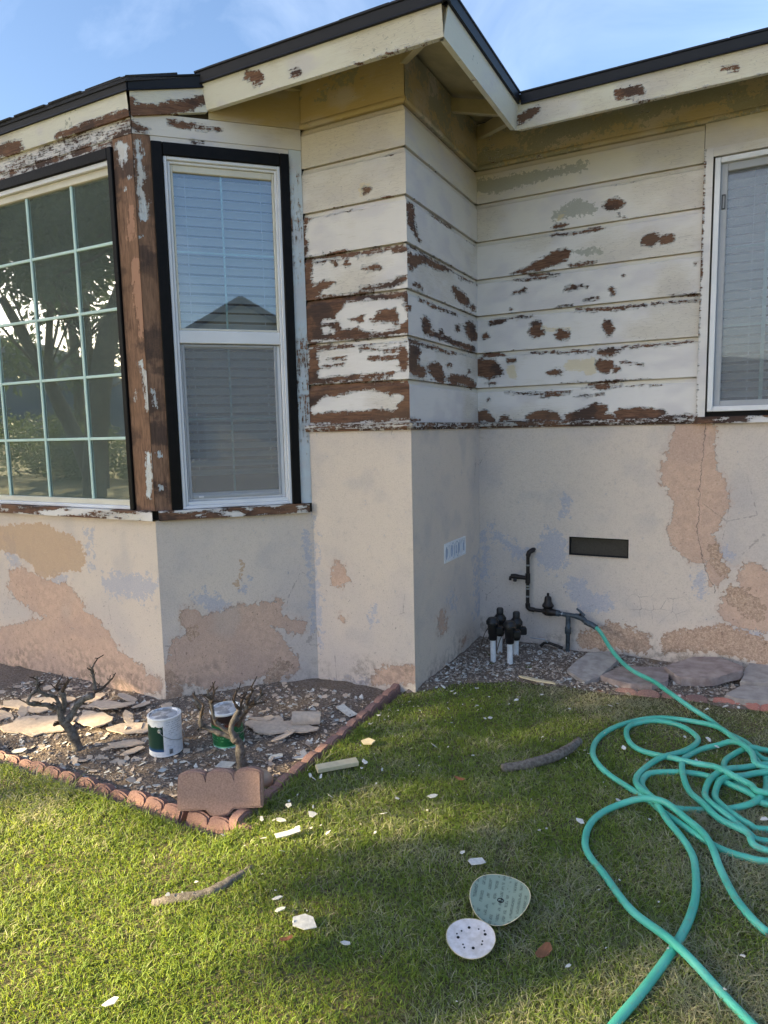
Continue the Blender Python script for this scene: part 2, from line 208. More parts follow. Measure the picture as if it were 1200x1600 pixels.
FLAGS = [[(-0.974, 4.449), (-0.907, 4.782), (-0.708, 4.892), (-0.682, 4.757), (-0.756, 4.417), (-0.827, 4.307)], [(-0.757, 4.428), (-0.658, 4.679), (-0.379, 4.765), (-0.343, 4.475), (-0.428, 4.369), (-0.551, 4.323)],
 [(-0.384, 4.68), (-0.233, 4.911), (-0.056, 4.942), (0.079, 4.794), (0.053, 4.693), (-0.088, 4.544), (-0.272, 4.495), (-0.318, 4.544)], [(0.058, 4.633), (0.113, 5.04), (0.311, 5.09), (0.351, 4.886), (0.309, 4.657)],
 [(-0.023, 4.379), (0.064, 4.593), (0.309, 4.639), (0.33, 4.51), (0.296, 4.392), (0.064, 4.329)]]


# ------------------------------------------------------------------ helpers
def _hash(ix, iy, seed):
    h = (ix.astype(np.int64) * 374761393 + iy.astype(np.int64) * 668265263 + seed * 974711) & 0x7fffffff
    h = ((h ^ (h >> 13)) * 1274126177) & 0x7fffffff
    return ((h ^ (h >> 16)) & 0xffff) / 65535.0

def vnoise(x, y, seed=0):
    x = np.asarray(x, float); y = np.asarray(y, float)
    ix = np.floor(x); iy = np.floor(y)
    fx = x - ix; fy = y - iy
    fx = fx * fx * (3 - 2 * fx); fy = fy * fy * (3 - 2 * fy)
    a = _hash(ix, iy, seed); b = _hash(ix + 1, iy, seed)
    c = _hash(ix, iy + 1, seed); d = _hash(ix + 1, iy + 1, seed)
    return (a + (b - a) * fx) * (1 - fy) + (c + (d - c) * fx) * fy

def fbm(x, y, seed=0, oct=4):
    s = 0; a = 0.5; t = 0
    for k in range(oct):
        s = s + a * (vnoise(np.asarray(x) * 2 ** k, np.asarray(y) * 2 ** k, seed + k * 17) - 0.5); t += a; a *= 0.5
    return s / t * 2      # about -1..1

def field(chains, u, z):
    out = np.full(u.shape, -0.06)
    for k, pts in chains:
        uu = u * k
        if len(pts) == 1:
            a = pts[0]
            out = np.maximum(out, a[2] - np.hypot(uu - a[0] * k, z - a[1]))
        for a, b in zip(pts[:-1], pts[1:]):
            ax, ay, bx, by = a[0] * k, a[1], b[0] * k, b[1]
            dx, dy = bx - ax, by - ay
            t = np.clip(((uu - ax) * dx + (z - ay) * dy) / (dx * dx + dy * dy + 1e-9), 0, 1)
            out = np.maximum(out, a[2] + (b[2] - a[2]) * t - np.hypot(uu - ax - t * dx, z - ay - t * dy))
    return np.clip(out, -0.06, 0.06)

def new_obj(name, me, parent=None, mat=None):
    o = bpy.data.objects.new(name, me)
    COL.objects.link(o)
    if mat is not None and me is not None:
        me.materials.append(mat)
    if parent is not None:
        o.parent = parent
        o.matrix_parent_inverse = Matrix.Identity(4)
    return o

def mesh_np(name, verts, faces, attrs=None, smooth=False):
    me = bpy.data.meshes.new(name)
    me.from_pydata([tuple(v) for v in verts], [], faces if isinstance(faces, list) else faces.tolist())
    if attrs:
        for k, v in attrs.items():
            a = me.attributes.new(k, 'FLOAT', 'POINT')
            a.data.foreach_set('value', np.asarray(v, dtype=np.float32))
    if smooth:
        me.polygons.foreach_set('use_smooth', [True] * len(me.polygons))
    me.update()
    return me

def bm_obj(name, bm, mat, parent=None, smooth=None):
    bmesh.ops.recalc_face_normals(bm, faces=bm.faces[:])
    me = bpy.data.meshes.new(name)
    bm.to_mesh(me); bm.free()
    if smooth is not None:
        me.polygons.foreach_set('use_smooth', [True] * len(me.polygons))
        me.update()
        if smooth < 180:
            me.set_sharp_from_angle(angle=math.radians(smooth))
    return new_obj(name, me, parent, mat)

def tag(o, label=None, cat=None, group=None, kind=None):
    if label: o['label'] = label
    if cat: o['category'] = cat
    if group: o['group'] = group
    if kind: o['kind'] = kind
    return o

def empty(name, loc=(0, 0, 0), rz=0.0, label=None, cat=None, group=None):
    e = bpy.data.objects.new(name, None)
    COL.objects.link(e)
    e.empty_display_size = 0.1
    e.location = loc
    e.rotation_euler = (0, 0, rz)
    return tag(e, label, cat, group)

def bm_box(bm, lo, hi, bevel=0.0, M=None):
    vs = [bm.verts.new((x, y, z)) for x in (lo[0], hi[0]) for y in (lo[1], hi[1]) for z in (lo[2], hi[2])]
    fs = [(0, 1, 3, 2), (4, 6, 7, 5), (0, 4, 5, 1), (2, 3, 7, 6), (0, 2, 6, 4), (1, 5, 7, 3)]
    faces = [bm.faces.new([vs[i] for i in f]) for f in fs]
    if bevel > 0:
        es = list({e for f in faces for e in f.edges})
        r = bmesh.ops.bevel(bm, geom=es, offset=bevel, segments=1, affect='EDGES')
        vs = list({v for f in r['faces'] for v in f.verts} | {v for v in vs if v.is_valid})
    if M is not None:
        bmesh.ops.transform(bm, matrix=M, verts=[v for v in vs if v.is_valid])

def tube_into(bm, pts, radii, seg=10, caps=True, rough=0.0):
    pts = [Vector(p) for p in pts]
    n = len(pts)
    if not hasattr(radii, '__len__'):
        radii = [radii] * n
    T = [(pts[min(i + 1, n - 1)] - pts[max(i - 1, 0)]).normalized() for i in range(n)]
    ref = Vector((0, 0, 1)) if abs(T[0].z) < 0.9 else Vector((1, 0, 0))
    nrm = T[0].cross(ref).normalized()
    rings = []
    for i in range(n):
        nrm = (nrm - T[i] * nrm.dot(T[i])).normalized()
        b = T[i].cross(nrm)
        ring = []
        for k in range(seg):
            a = 2 * math.pi * k / seg
            rr = radii[i] * (1 + rough * (random.random() - 0.5))
            ring.append(bm.verts.new(pts[i] + (nrm * math.cos(a) + b * math.sin(a)) * rr))
        rings.append(ring)
    for i in range(n - 1):
        for k in range(seg):
            bm.faces.new((rings[i][k], rings[i][(k + 1) % seg], rings[i + 1][(k + 1) % seg], rings[i + 1][k]))
    if caps:
        bm.faces.new(rings[0][::-1]); bm.faces.new(rings[-1])

def lathe_into(bm, prof, seg=32, M=None, caps=True):
    rings = []
    for r, z in prof:
        rings.append([bm.verts.new((r * math.cos(2 * math.pi * k / seg), r * math.sin(2 * math.pi * k / seg), z)) for k in range(seg)])
    for a, b in zip(rings[:-1], rings[1:]):
        for k in range(seg):
            bm.faces.new((a[k], a[(k + 1) % seg], b[(k + 1) % seg], b[k]))
    if caps:
        bm.faces.new(rings[0][::-1]); bm.faces.new(rings[-1])
    if M is not None:
        bmesh.ops.transform(bm, matrix=M, verts=[v for r in rings for v in r])

def catmull(pts, step):
    P = [np.array(p, float) for p in pts]
    P = [2 * P[0] - P[1]] + P + [2 * P[-1] - P[-2]]
    out = []
    for i in range(1, len(P) - 2):
        a, b, c, d = P[i - 1], P[i], P[i + 1], P[i + 2]
        n = max(2, int(np.linalg.norm(c - b) / step))
        for t in np.linspace(0, 1, n, endpoint=False):
            out.append(0.5 * (2 * b + (c - a) * t + (2 * a - 5 * b + 4 * c - d) * t * t + (3 * b - a - 3 * c + d) * t ** 3))
    out.append(P[-2])
    return out

# ------------------------------------------------------------------ node helper
def srgb(r, g, b):
    f = lambda c: (c / 255) / 12.92 if c / 255 <= 0.04045 else (((c / 255) + 0.055) / 1.055) ** 2.4
    return (f(r), f(g), f(b), 1.0)

class NT:
    def __init__(s, name):
        s.mat = bpy.data.materials.new(name); s.mat.use_nodes = True
        s.t = s.mat.node_tree; s.t.nodes.clear()
        s.out = s.t.nodes.new('ShaderNodeOutputMaterial')
        s.b = s.t.nodes.new('ShaderNodeBsdfPrincipled')
        s.t.links.new(s.b.outputs[0], s.out.inputs['Surface'])
        s._pos = None
    def n(s, t): return s.t.nodes.new(t)
    def put(s, sock, v):
        if hasattr(v, 'is_output'): s.t.links.new(v, sock)
        else: sock.default_value = v
    def set(s, **k):
        for a, v in k.items(): s.put(s.b.inputs[a.replace('_', ' ')], v)
    def pos(s, obj=False):
        if obj:
            return s.n('ShaderNodeTexCoord').outputs['Object']
        if s._pos is None:
            s._pos = s.n('ShaderNodeNewGeometry').outputs['Position']
        return s._pos
    def map(s, v, scale=(1, 1, 1), rot=(0, 0, 0)):
        m = s.n('ShaderNodeMapping'); s.put(m.inputs['Vector'], v)
        m.inputs['Scale'].default_value = scale; m.inputs['Rotation'].default_value = rot
        return m.outputs[0]
    def noise(s, scale, detail=4, rough=0.55, v=None, dist=0.0):
        m = s.n('ShaderNodeTexNoise'); s.put(m.inputs['Vector'], v if v is not None else s.pos())
        m.inputs['Scale'].default_value = scale; m.inputs['Detail'].default_value = detail
        m.inputs['Roughness'].default_value = rough; m.inputs['Distortion'].default_value = dist
        return m.outputs['Fac']
    def voro(s, scale, v=None, feature='F1', out='Distance', rnd=1.0):
        m = s.n('ShaderNodeTexVoronoi'); m.feature = feature
        s.put(m.inputs['Vector'], v if v is not None else s.pos()); m.inputs['Scale'].default_value = scale
        m.inputs['Randomness'].default_value = rnd
        return m.outputs[out]
    def attr(s, name, out='Fac'):
        a = s.n('ShaderNodeAttribute'); a.attribute_name = name
        return a.outputs[out]
    def m(s, op, a, b=0.0, c=None, clamp=False):
        q = s.n('ShaderNodeMath'); q.operation = op; q.use_clamp = clamp
        s.put(q.inputs[0], a); s.put(q.inputs[1], b)
        if c is not None: s.put(q.inputs[2], c)
        return q.outputs[0]
    def step(s, v, lo, hi, a=0.0, b=1.0):
        q = s.n('ShaderNodeMapRange'); q.interpolation_type = 'SMOOTHSTEP'
        s.put(q.inputs[0], v); q.inputs[1].default_value = lo; q.inputs[2].default_value = hi
        q.inputs[3].default_value = a; q.inputs[4].default_value = b
        return q.outputs[0]
    def mix(s, f, a, b, mode='MIX'):
        q = s.n('ShaderNodeMix'); q.data_type = 'RGBA'; q.blend_type = mode
        s.put(q.inputs['Factor'], f); s.put(q.inputs['A'], a); s.put(q.inputs['B'], b)
        return q.outputs['Result']
    def xyz(s, v):
        q = s.n('ShaderNodeSeparateXYZ'); s.put(q.inputs[0], v); return q.outputs
    def bump(s, h, strength=0.5, dist=0.01, normal=None):
        q = s.n('ShaderNodeBump'); s.put(q.inputs['Height'], h)
        q.inputs['Strength'].default_value = strength; q.inputs['Distance'].default_value = dist
        if normal is not None: s.put(q.inputs['Normal'], normal)
        s.put(s.b.inputs['Normal'], q.outputs[0])
        return q.outputs[0]

# ------------------------------------------------------------------ materials
def mat_siding(name='peeling_siding_paint', vertical=False, white=srgb(228, 223, 220), cream=srgb(216, 207, 187), w0=srgb(78, 55, 44), w1=srgb(130, 95, 73)):
    t = NT(name)
    fine = t.noise(120, 2, 0.7)
    mid = t.noise(34, 3, 0.7)
    streak = t.noise(11, 4, 0.72, t.map(t.pos(), (1, 1, 10) if not vertical else (8, 8, 0.9)))
    jit = t.m('ADD', t.m('MULTIPLY', t.m('SUBTRACT', mid, 0.5), 0.058), t.m('MULTIPLY', t.m('SUBTRACT', streak, 0.5), 0.070))
    jit = t.m('ADD', jit, t.m('MULTIPLY', t.m('SUBTRACT', fine, 0.5), 0.016))
    val = t.m('ADD', t.attr('peel'), jit)
    mask = t.step(val, 0.0, 0.0014)
    lo, lo2 = t.attr('lo'), t.attr('lo2')
    # pinprick chips
    chip = t.m('MULTIPLY', t.step(mid, 0.735, 0.75), t.m('MULTIPLY', t.step(lo2, 0.52, 0.7), t.attr('worn')))
    cmask = t.m('MAXIMUM', mask, chip)
    wood = t.mix(t.step(streak, 0.32, 0.66), w0, w1)
    wood = t.mix(t.m('MULTIPLY', t.step(t.m('ADD', lo, t.m('MULTIPLY', mid, 0.3)), 0.62, 0.8), 0.7), wood, srgb(52, 44, 44))
    wood = t.mix(t.m('MULTIPLY', t.step(t.m('SUBTRACT', lo2, t.m('MULTIPLY', fine, 0.3)), 0.36, 0.5), 0.35), wood, srgb(132, 100, 76))
    sal = t.step(t.m('ADD', t.attr('sal'), jit), 0, 0.003)
    wood = t.mix(t.m('MULTIPLY', sal, 0.8), wood, srgb(184, 140, 114))
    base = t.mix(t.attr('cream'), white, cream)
    base = t.mix(t.m('MULTIPLY', t.step(lo, 0.42, 0.75), 0.6), base, srgb(204, 198, 200))
    base = t.mix(t.m('MULTIPLY', t.step(t.m('ADD', lo2, t.m('MULTIPLY', streak, 0.4)), 0.66, 0.95), 0.45), base, srgb(200, 188, 164))
    gv = t.m('ADD', t.attr('gray'), t.m('MULTIPLY', t.m('SUBTRACT', mid, 0.54), 0.14))
    gm = t.step(gv, 0.0, 0.004)
    base = t.mix(t.m('MULTIPLY', gm, 0.72), base, t.mix(fine, srgb(126, 128, 112), srgb(168, 168, 152)))
    yv = t.m('ADD', t.attr('yel'), jit)
    base = t.mix(t.m('MULTIPLY', t.step(yv, -0.004, 0.008), 0.6), base, srgb(216, 196, 148))
    # feathered rim of older coats round each bare patch
    rim = t.m('MULTIPLY', t.step(val, -0.013, -0.004), t.step(mid, 0.38, 0.56))
    base = t.mix(t.m('MULTIPLY', rim, 0.75), base, t.mix(t.step(fine, 0.4, 0.6), srgb(192, 200, 206), srgb(238, 232, 222)))
    lip = t.step(val, -0.0028, -0.0006)
    base = t.mix(t.m('MULTIPLY', lip, 0.5), base, srgb(166, 146, 128))
    crk = t.voro(26, t.map(t.pos(), (0.5, 0.5, 5) if not vertical else (5, 5, 0.5)), 'DISTANCE_TO_EDGE')
    crk = t.m('MULTIPLY', t.step(crk, 0.012, 0.03, 1, 0), t.step(lo2, 0.5, 0.7))
    base = t.mix(t.m('MULTIPLY', crk, 0.5), base, srgb(150, 140, 134))
    base = t.mix(t.m('MULTIPLY', t.step(streak, 0.56, 0.8), 0.22), base, srgb(150, 136, 118))
    t.set(Base_Color=t.mix(cmask, base, wood), Roughness=t.mix(mask, (0.6, 0.6, 0.6, 1), (0.9, 0.9, 0.9, 1)))
    h = t.m('ADD', t.m('MULTIPLY', mask, -1.6), t.m('MULTIPLY', streak, 0.55))
    h = t.m('ADD', h, t.m('MULTIPLY', t.step(val, -0.009, -0.001), 0.9))        # paint lifting at the edge
    h = t.m('ADD', h, t.m('MULTIPLY', mid, 0.30))
    t.bump(h, 0.95, 0.0030)
    return t.mat

def mat_stucco():
    t = NT('weathered_stucco')
    fine = t.noise(130, 2, 0.7)
    mid = t.noise(24, 4, 0.66)
    n60 = t.noise(62, 2, 0.6)
    lo, lo2 = t.attr('lo'), t.attr('lo2')
    jit = t.m('ADD', t.m('MULTIPLY', t.m('SUBTRACT', mid, 0.5), 0.115), t.m('MULTIPLY', t.m('SUBTRACT', n60, 0.5), 0.050))
    base = t.mix(t.step(lo2, 0.3, 0.75), srgb(220, 205, 191), srgb(207, 195, 187))
    base = t.mix(t.m('MULTIPLY', t.step(lo, 0.5, 0.85), 0.5), base, srgb(188, 180, 178))
    base = t.mix(t.m('MULTIPLY', t.step(mid, 0.52, 0.75), 0.25), base, srgb(182, 168, 158))
    bl = t.step(t.m('ADD', t.attr('blue'), t.m('MULTIPLY', jit, 2.3)), -0.010, 0.012)
    base = t.mix(t.m('MULTIPLY', bl, t.m('MULTIPLY_ADD', fine, 0.7, 0.2)), base, srgb(166, 172, 192))
    yv = t.step(t.m('ADD', t.attr('yel'), jit), 0.0, 0.004)
    base = t.mix(t.m('MULTIPLY', yv, 0.8), base, t.mix(mid, srgb(204, 172, 134), srgb(188, 154, 126)))
    sv = t.m('ADD', t.attr('sal'), jit)
    sal = t.step(sv, 0.0, 0.0022)
    salc = t.mix(t.step(mid, 0.3, 0.7), srgb(216, 184, 162), srgb(200, 168, 148))
    salc = t.mix(t.m('MULTIPLY', t.step(lo, 0.4, 0.7), 0.5), salc, srgb(190, 162, 148))
    salc = t.mix(t.m('MULTIPLY', t.step(n60, 0.60, 0.70), 0.3), salc, srgb(150, 120, 102))
    salc = t.mix(t.m('MULTIPLY', t.step(lo2, 0.35, 0.2), 0.6), salc, srgb(198, 178, 164))
    edge = t.m('MULTIPLY', t.step(sv, -0.006, -0.001), t.step(sv, 0.0, 0.004, 1, 0))
    halo = t.m('MULTIPLY', t.step(sv, -0.034, -0.002), t.step(t.m('ADD', mid, t.m('MULTIPLY', lo, 0.4)), 0.55, 0.85))
    base = t.mix(t.m('MULTIPLY', halo, 0.5), base, srgb(204, 180, 164))
    base = t.mix(sal, base, salc)
    base = t.mix(t.m('MULTIPLY', edge, t.m('MULTIPLY_ADD', n60, 0.9, -0.1)), base, srgb(126, 108, 96))
    rv = t.m('ADD', t.attr('rough'), t.m('MULTIPLY', jit, 1.4))
    rg = t.step(rv, 0.0, 0.006)
    rc = t.mix(t.step(t.m('ADD', t.m('MULTIPLY', fine, 0.5), t.m('MULTIPLY', n60, 0.6)), 0.35, 0.75), srgb(212, 182, 158), srgb(168, 138, 118))
    base = t.mix(rg, base, rc)
    ck = t.m('ABSOLUTE', t.m('ADD', t.attr('crack'), t.m('MULTIPLY', t.m('SUBTRACT', mid, 0.5), 0.05)))
    ckm = t.step(ck, 0.0012, 0.0034, 1, 0)
    sp = t.voro(9, None, 'DISTANCE_TO_EDGE')
    spm = t.m('MULTIPLY', t.step(t.m('ADD', sp, t.m('MULTIPLY', t.m('SUBTRACT', mid, 0.5), 0.06)), 0.003, 0.011, 1, 0), t.step(t.m('ADD', t.attr('spider'), t.m('MULTIPLY', jit, 1.2)), -0.01, 0.02))
    v2 = t.voro(2.6, t.map(t.pos(), (1.3, 1.3, 0.8)), 'DISTANCE_TO_EDGE')
    v2m = t.m('MULTIPLY', t.step(t.m('ADD', v2, t.m('MULTIPLY', t.m('SUBTRACT', mid, 0.5), 0.09)), 0.001, 0.005, 1, 0), t.step(lo2, 0.58, 0.68))
    cr = t.m('MAXIMUM', ckm, t.m('MAXIMUM', t.m('MULTIPLY', spm, 0.7), t.m('MULTIPLY', v2m, 0.5)))
    base = t.mix(t.m('MULTIPLY', cr, 0.75), base, srgb(104, 92, 86))
    # splash-back soil stain with its own ragged outline
    zz = t.xyz(t.pos())[2]
    st = t.m('MULTIPLY', t.step(t.m('ADD', zz, t.m('MULTIPLY', t.m('SUBTRACT', lo, 0.5), 0.35)), -0.03, 0.17, 1, 0), t.step(mid, 0.40, 0.62))
    base = t.mix(t.m('MULTIPLY', st, 0.55), base, srgb(118, 102, 90))
    pit = t.m('MULTIPLY', t.step(n60, 0.69, 0.73), t.step(t.m('ADD', zz, lo), 0.9, 1.3, 1, 0))
    base = t.mix(t.m('MULTIPLY', pit, 0.6), base, srgb(98, 82, 72))
    base = t.mix(t.m('MULTIPLY', t.step(fine, 0.5, 0.72), 0.22), base, srgb(140, 126, 116))
    base = t.mix(t.m('MULTIPLY', t.step(fine, 0.48, 0.3), 0.15), base, srgb(236, 226, 216))
    t.set(Base_Color=base, Roughness=0.92)
    h = t.m('ADD', t.m('MULTIPLY', sal, -0.9), t.m('MULTIPLY', rg, -1.0))
    h = t.m('ADD', h, t.m('MULTIPLY', fine, 0.35))
    h = t.m('ADD', h, t.m('MULTIPLY', n60, t.m('MULTIPLY_ADD', rg, 0.8, 0.40)))
    t.bump(h, 1.0, 0.0055)
    return t.mat

def mat_plain(name, col, rough=0.6, var=0.12, scale=20, bump=0.15, dist=0.002, metal=0.0, col2=None, spec=0.5):
    t = NT(name)
    n = t.noise(scale, 5, 0.6)
    c2 = col2 if col2 else tuple(max(0, c * (1 - var * 2.2)) for c in col[:3]) + (1,)
    t.set(Base_Color=t.mix(t.step(n, 0.3, 0.75), col, c2), Roughness=rough, Metallic=metal)
    t.b.inputs['Specular IOR Level'].default_value = spec
    if bump:
        t.bump(t.noise(scale * 4, 4, 0.6), bump, dist)
    return t.mat

M = {}
M['siding'] = mat_siding()
M['post'] = mat_siding('stripped_post_wood', True, srgb(206, 214, 218), srgb(206, 214, 218), srgb(104, 78, 62), srgb(152, 116, 92))
M['stucco'] = mat_stucco()
M['fascia'] = mat_siding('cream_fascia_paint', False, srgb(222, 218, 200), srgb(222, 218, 200))
M['frieze'] = mat_siding('eave_shaded_cream_paint', False, srgb(194, 174, 128), srgb(188, 168, 124))  # cream paint, with the shade under the eave put into its tan colour
M['soffit'] = mat_plain('soffit_paint', srgb(196, 182, 148), 0.7, 0.12, 6)
M['black_trim'] = mat_plain('black_trim_paint', srgb(10, 10, 11), 0.5, 0.0, 18, 0.6, 0.003, col2=srgb(20, 18, 19), spec=0.15)
M['vinyl'] = mat_plain('white_vinyl', srgb(232, 232, 234), 0.35, 0.04, 5, 0)
M['vinyl_cream'] = mat_plain('aged_white_frame', srgb(222, 216, 198), 0.4, 0.06, 5, 0)
M['muntin'] = mat_plain('grille_bar', srgb(196, 224, 216), 0.4, 0.04, 5, 0)
M['screen_frame'] = mat_plain('grey_screen_frame', srgb(170, 172, 176), 0.5, 0.05, 8, 0)
M['drip'] = mat_plain('dark_drip_edge', srgb(24, 26, 33), 0.5, 0.1, 9, 0.1, metal=0.0, spec=0.3)
M['shingle'] = mat_plain('dark_asphalt_shingle', srgb(44, 44, 48), 0.95, 0.2, 160, 0.8, 0.003, col2=srgb(72, 72, 76))
M['interior'] = mat_plain('dim_room_wall', srgb(96, 90, 80), 0.9, 0.1, 3, 0)
M['blind'] = mat_plain('white_blind_slat', srgb(240, 242, 246), 0.5, 0.03, 4, 0)
M['dark'] = mat_plain('black_void', srgb(18, 18, 18), 0.9, 0.1, 30, 0)
M['pvc'] = mat_plain('white_pvc', srgb(226, 230, 234), 0.4, 0.08, 30, 0.05)
M['black_plastic'] = mat_plain('black_plastic', srgb(24, 24, 26), 0.45, 0.1, 40, 0.1)
M['brass'] = mat_plain('tarnished_pipe', srgb(58, 52, 50), 0.5, 0.1, 35, 0.4, 0.002, metal=0.5, col2=srgb(34, 30, 30))
M['blue_pipe'] = mat_plain('patinated_fitting', srgb(82, 96, 108), 0.55, 0.1, 40, 0.4, 0.002, metal=0.3, col2=srgb(44, 46, 50))
M['zinc'] = mat_plain('dull_zinc', srgb(168, 172, 176), 0.35, 0.1, 30, 0.1, metal=0.8)
M['red_block'] = mat_plain('red_concrete', srgb(160, 126, 118), 0.95, 0.12, 190, 0.8, 0.003, col2=srgb(126, 97, 91))
M['pink_block'] = mat_plain('salmon_concrete', srgb(186, 130, 118), 0.95, 0.1, 190, 0.8, 0.003, col2=srgb(160, 104, 94))
M['block_face'] = mat_plain('dusty_pink_concrete', srgb(182, 148, 135), 0.95, 0.12, 150, 0.9, 0.003, col2=srgb(146, 114, 104))
M['flag'] = mat_plain('grey_flagstone', srgb(178, 171, 166), 0.92, 0.1, 14, 0.7, 0.004, col2=srgb(144, 137, 134))
M['flag_red'] = mat_plain('reddish_flagstone', srgb(174, 160, 155), 0.92, 0.1, 14, 0.7, 0.004, col2=srgb(138, 122, 118))
M['bark'] = mat_plain('grey_bark', srgb(136, 128, 120), 0.9, 0.1, 60, 1.0, 0.006, col2=srgb(82, 74, 68))
M['twig'] = mat_plain('dark_twig', srgb(96, 80, 66), 0.9, 0.1, 80, 0.8, 0.003, col2=srgb(60, 48, 42))
M['chip_white'] = mat_plain('white_paint_chip', srgb(216, 214, 208), 0.7, 0.12, 60, 0.4)
M['chip_cream'] = mat_plain('cream_stucco_flake', srgb(214, 194, 174), 0.9, 0.08, 40, 0.8, 0.003, col2=srgb(190, 170, 152))
M['wood_scrap'] = mat_plain('bare_wood_scrap', srgb(222, 206, 170), 0.8, 0.08, 30, 0.3)
M['rock'] = mat_plain('tan_rock', srgb(188, 164, 142), 0.9, 0.1, 18, 0.6, 0.004)
M['leaf_dry'] = mat_plain('dry_leaf', srgb(140, 92, 62), 0.8, 0.1, 50, 0.4)
M['cream_house'] = mat_plain('cream_neighbour_siding', srgb(206, 200, 180), 0.8, 0.05, 3, 0.1)
M['hill'] = mat_plain('far_hill', srgb(92, 98, 104), 1.0, 0.1, 0.02, 0, col2=srgb(74, 82, 84), spec=0.0)

def mat_glass(name, tint, refl0, refl1, dust):
    t = NT(name)
    t.t.nodes.remove(t.b)
    tr = t.n('ShaderNodeBsdfTransparent'); tr.inputs[0].default_value = tint
    gl = t.n('ShaderNodeBsdfGlossy'); gl.inputs['Roughness'].default_value = 0.012; gl.inputs['Color'].default_value = (0.93, 0.97, 1, 1)
    nb = t.n('ShaderNodeBump'); nb.inputs['Strength'].default_value = 0.06; nb.inputs['Distance'].default_value = 0.01
    t.put(nb.inputs['Height'], t.noise(1.6, 2, 0.4))
    t.put(gl.inputs['Normal'], nb.outputs[0])
    lw = t.n('ShaderNodeFresnel'); lw.inputs['IOR'].default_value = 1.5
    fac = t.m('MULTIPLY_ADD', lw.outputs[0], refl1, refl0, clamp=True)
    mx = t.n('ShaderNodeMixShader'); t.put(mx.inputs[0], fac)
    t.t.links.new(tr.outputs[0], mx.inputs[1]); t.t.links.new(gl.outputs[0], mx.inputs[2])
    dd = t.n('ShaderNodeBsdfDiffuse'); dd.inputs[0].default_value = dust[:3] + (1,)  # milky haze colour laid over the pane to lift its dark reflections
    m2 = t.n('ShaderNodeMixShader'); t.put(m2.inputs[0], t.m('MULTIPLY_ADD', t.noise(5, 4, 0.6), dust[3], dust[3] * 0.5))
    t.t.links.new(mx.outputs[0], m2.inputs[1]); t.t.links.new(dd.outputs[0], m2.inputs[2])
    t.t.links.new(m2.outputs[0], t.out.inputs['Surface'])
    return t.mat
M['glass_front'] = mat_glass('coated_window_glass', (0.55, 0.60, 0.57, 1), 0.19, 2.6, (0.52, 0.62, 0.55, 0.17))
M['glass_side'] = mat_glass('window_glass', (0.84, 0.94, 1.0, 1), 0.15, 1.9, (0.6, 0.66, 0.75, 0.05))

def mat_screen():
    t = NT('insect_screen')
    t.t.nodes.remove(t.b)
    tr = t.n('ShaderNodeBsdfTransparent')
    df = t.n('ShaderNodeBsdfDiffuse'); df.inputs[0].default_value = srgb(150, 152, 156)
    mx = t.n('ShaderNodeMixShader'); mx.inputs[0].default_value = 0.48
    t.t.links.new(tr.outputs[0], mx.inputs[1]); t.t.links.new(df.outputs[0], mx.inputs[2])
    t.t.links.new(mx.outputs[0], t.out.inputs['Surface'])
    return t.mat
M['screen'] = mat_screen()

# ------------------------------------------------------------------ the house: planes measured in metres from the camera foot
X2, Y1, Y3, XL, XB, YB = -1.79, 5.0, 3.775, -2.521, -3.23, 3.066
R2 = math.sqrt(0.5)
class Fr:
    def __init__(s, O, U, N):
        s.O, s.U, s.N = np.array(O, float), np.array(U, float), np.array(N, float)
    def pt(s, u, z, p=0.0):
        return s.O + s.U * u + np.array((0, 0, 1.0)) * z + s.N * p
F1 = Fr((0, Y1, 0), (1, 0, 0), (0, -1, 0))
F2 = Fr((X2, 0, 0), (0, 1, 0), (1, 0, 0))
F3 = Fr((0, Y3, 0), (1, 0, 0), (0, -1, 0))
FS = Fr((XB, YB, 0), (R2, R2, 0), (R2, -R2, 0))
FF = Fr((0, YB, 0), (1, 0, 0), (0, -1, 0))
XB2 = -5.82                                         # far corner of the bay
FS2 = Fr((XB2, YB, 0), (-R2, R2, 0), (-R2, -R2, 0))  # far flank; u runs backwards
BAYL = (XL - XB) / R2

house = empty('house', (0, 0, 0), 0, 'cream house with peeling siding, cracked stucco base and a bay window', 'house')

ALL_S = ('peel', 'gray', 'yel', 'sal')
ALL_T = ('sal', 'rough', 'blue', 'yel', 'spider')
def wear(key, u, z, worn=1.0, cream=0.0, base=None, seed=1):
    d = PATCH.get(key, {})
    wu = u + 0.014 * fbm(u * 14, z * 14, seed) + 0.008 * fbm(u * 40, z * 55, seed + 3); wz = z + 0.007 * fbm(u * 11, z * 22, seed + 5) + 0.004 * fbm(u * 45, z * 45, seed + 8)
    out = {}
    for k in ALL_S:
        out[k] = field(d[k], wu, wz) if k in d else np.full(u.shape, -0.06)
    if base is not None:
        out['peel'] = np.maximum(out['peel'], base)
    if 'keep' in d:
        out['peel'] = np.minimum(out['peel'], -field(d['keep'], wu, wz))
    out['worn'] = np.full(u.shape, worn) if np.isscalar(worn) else worn
    out['cream'] = np.full(u.shape, cream)
    out['lo'] = 0.5 + 0.5 * fbm(u * 5, z * 9, seed + 40); out['lo2'] = 0.5 + 0.5 * fbm(u * 2.3 + 7, z * 3.5, seed + 50)
    return out

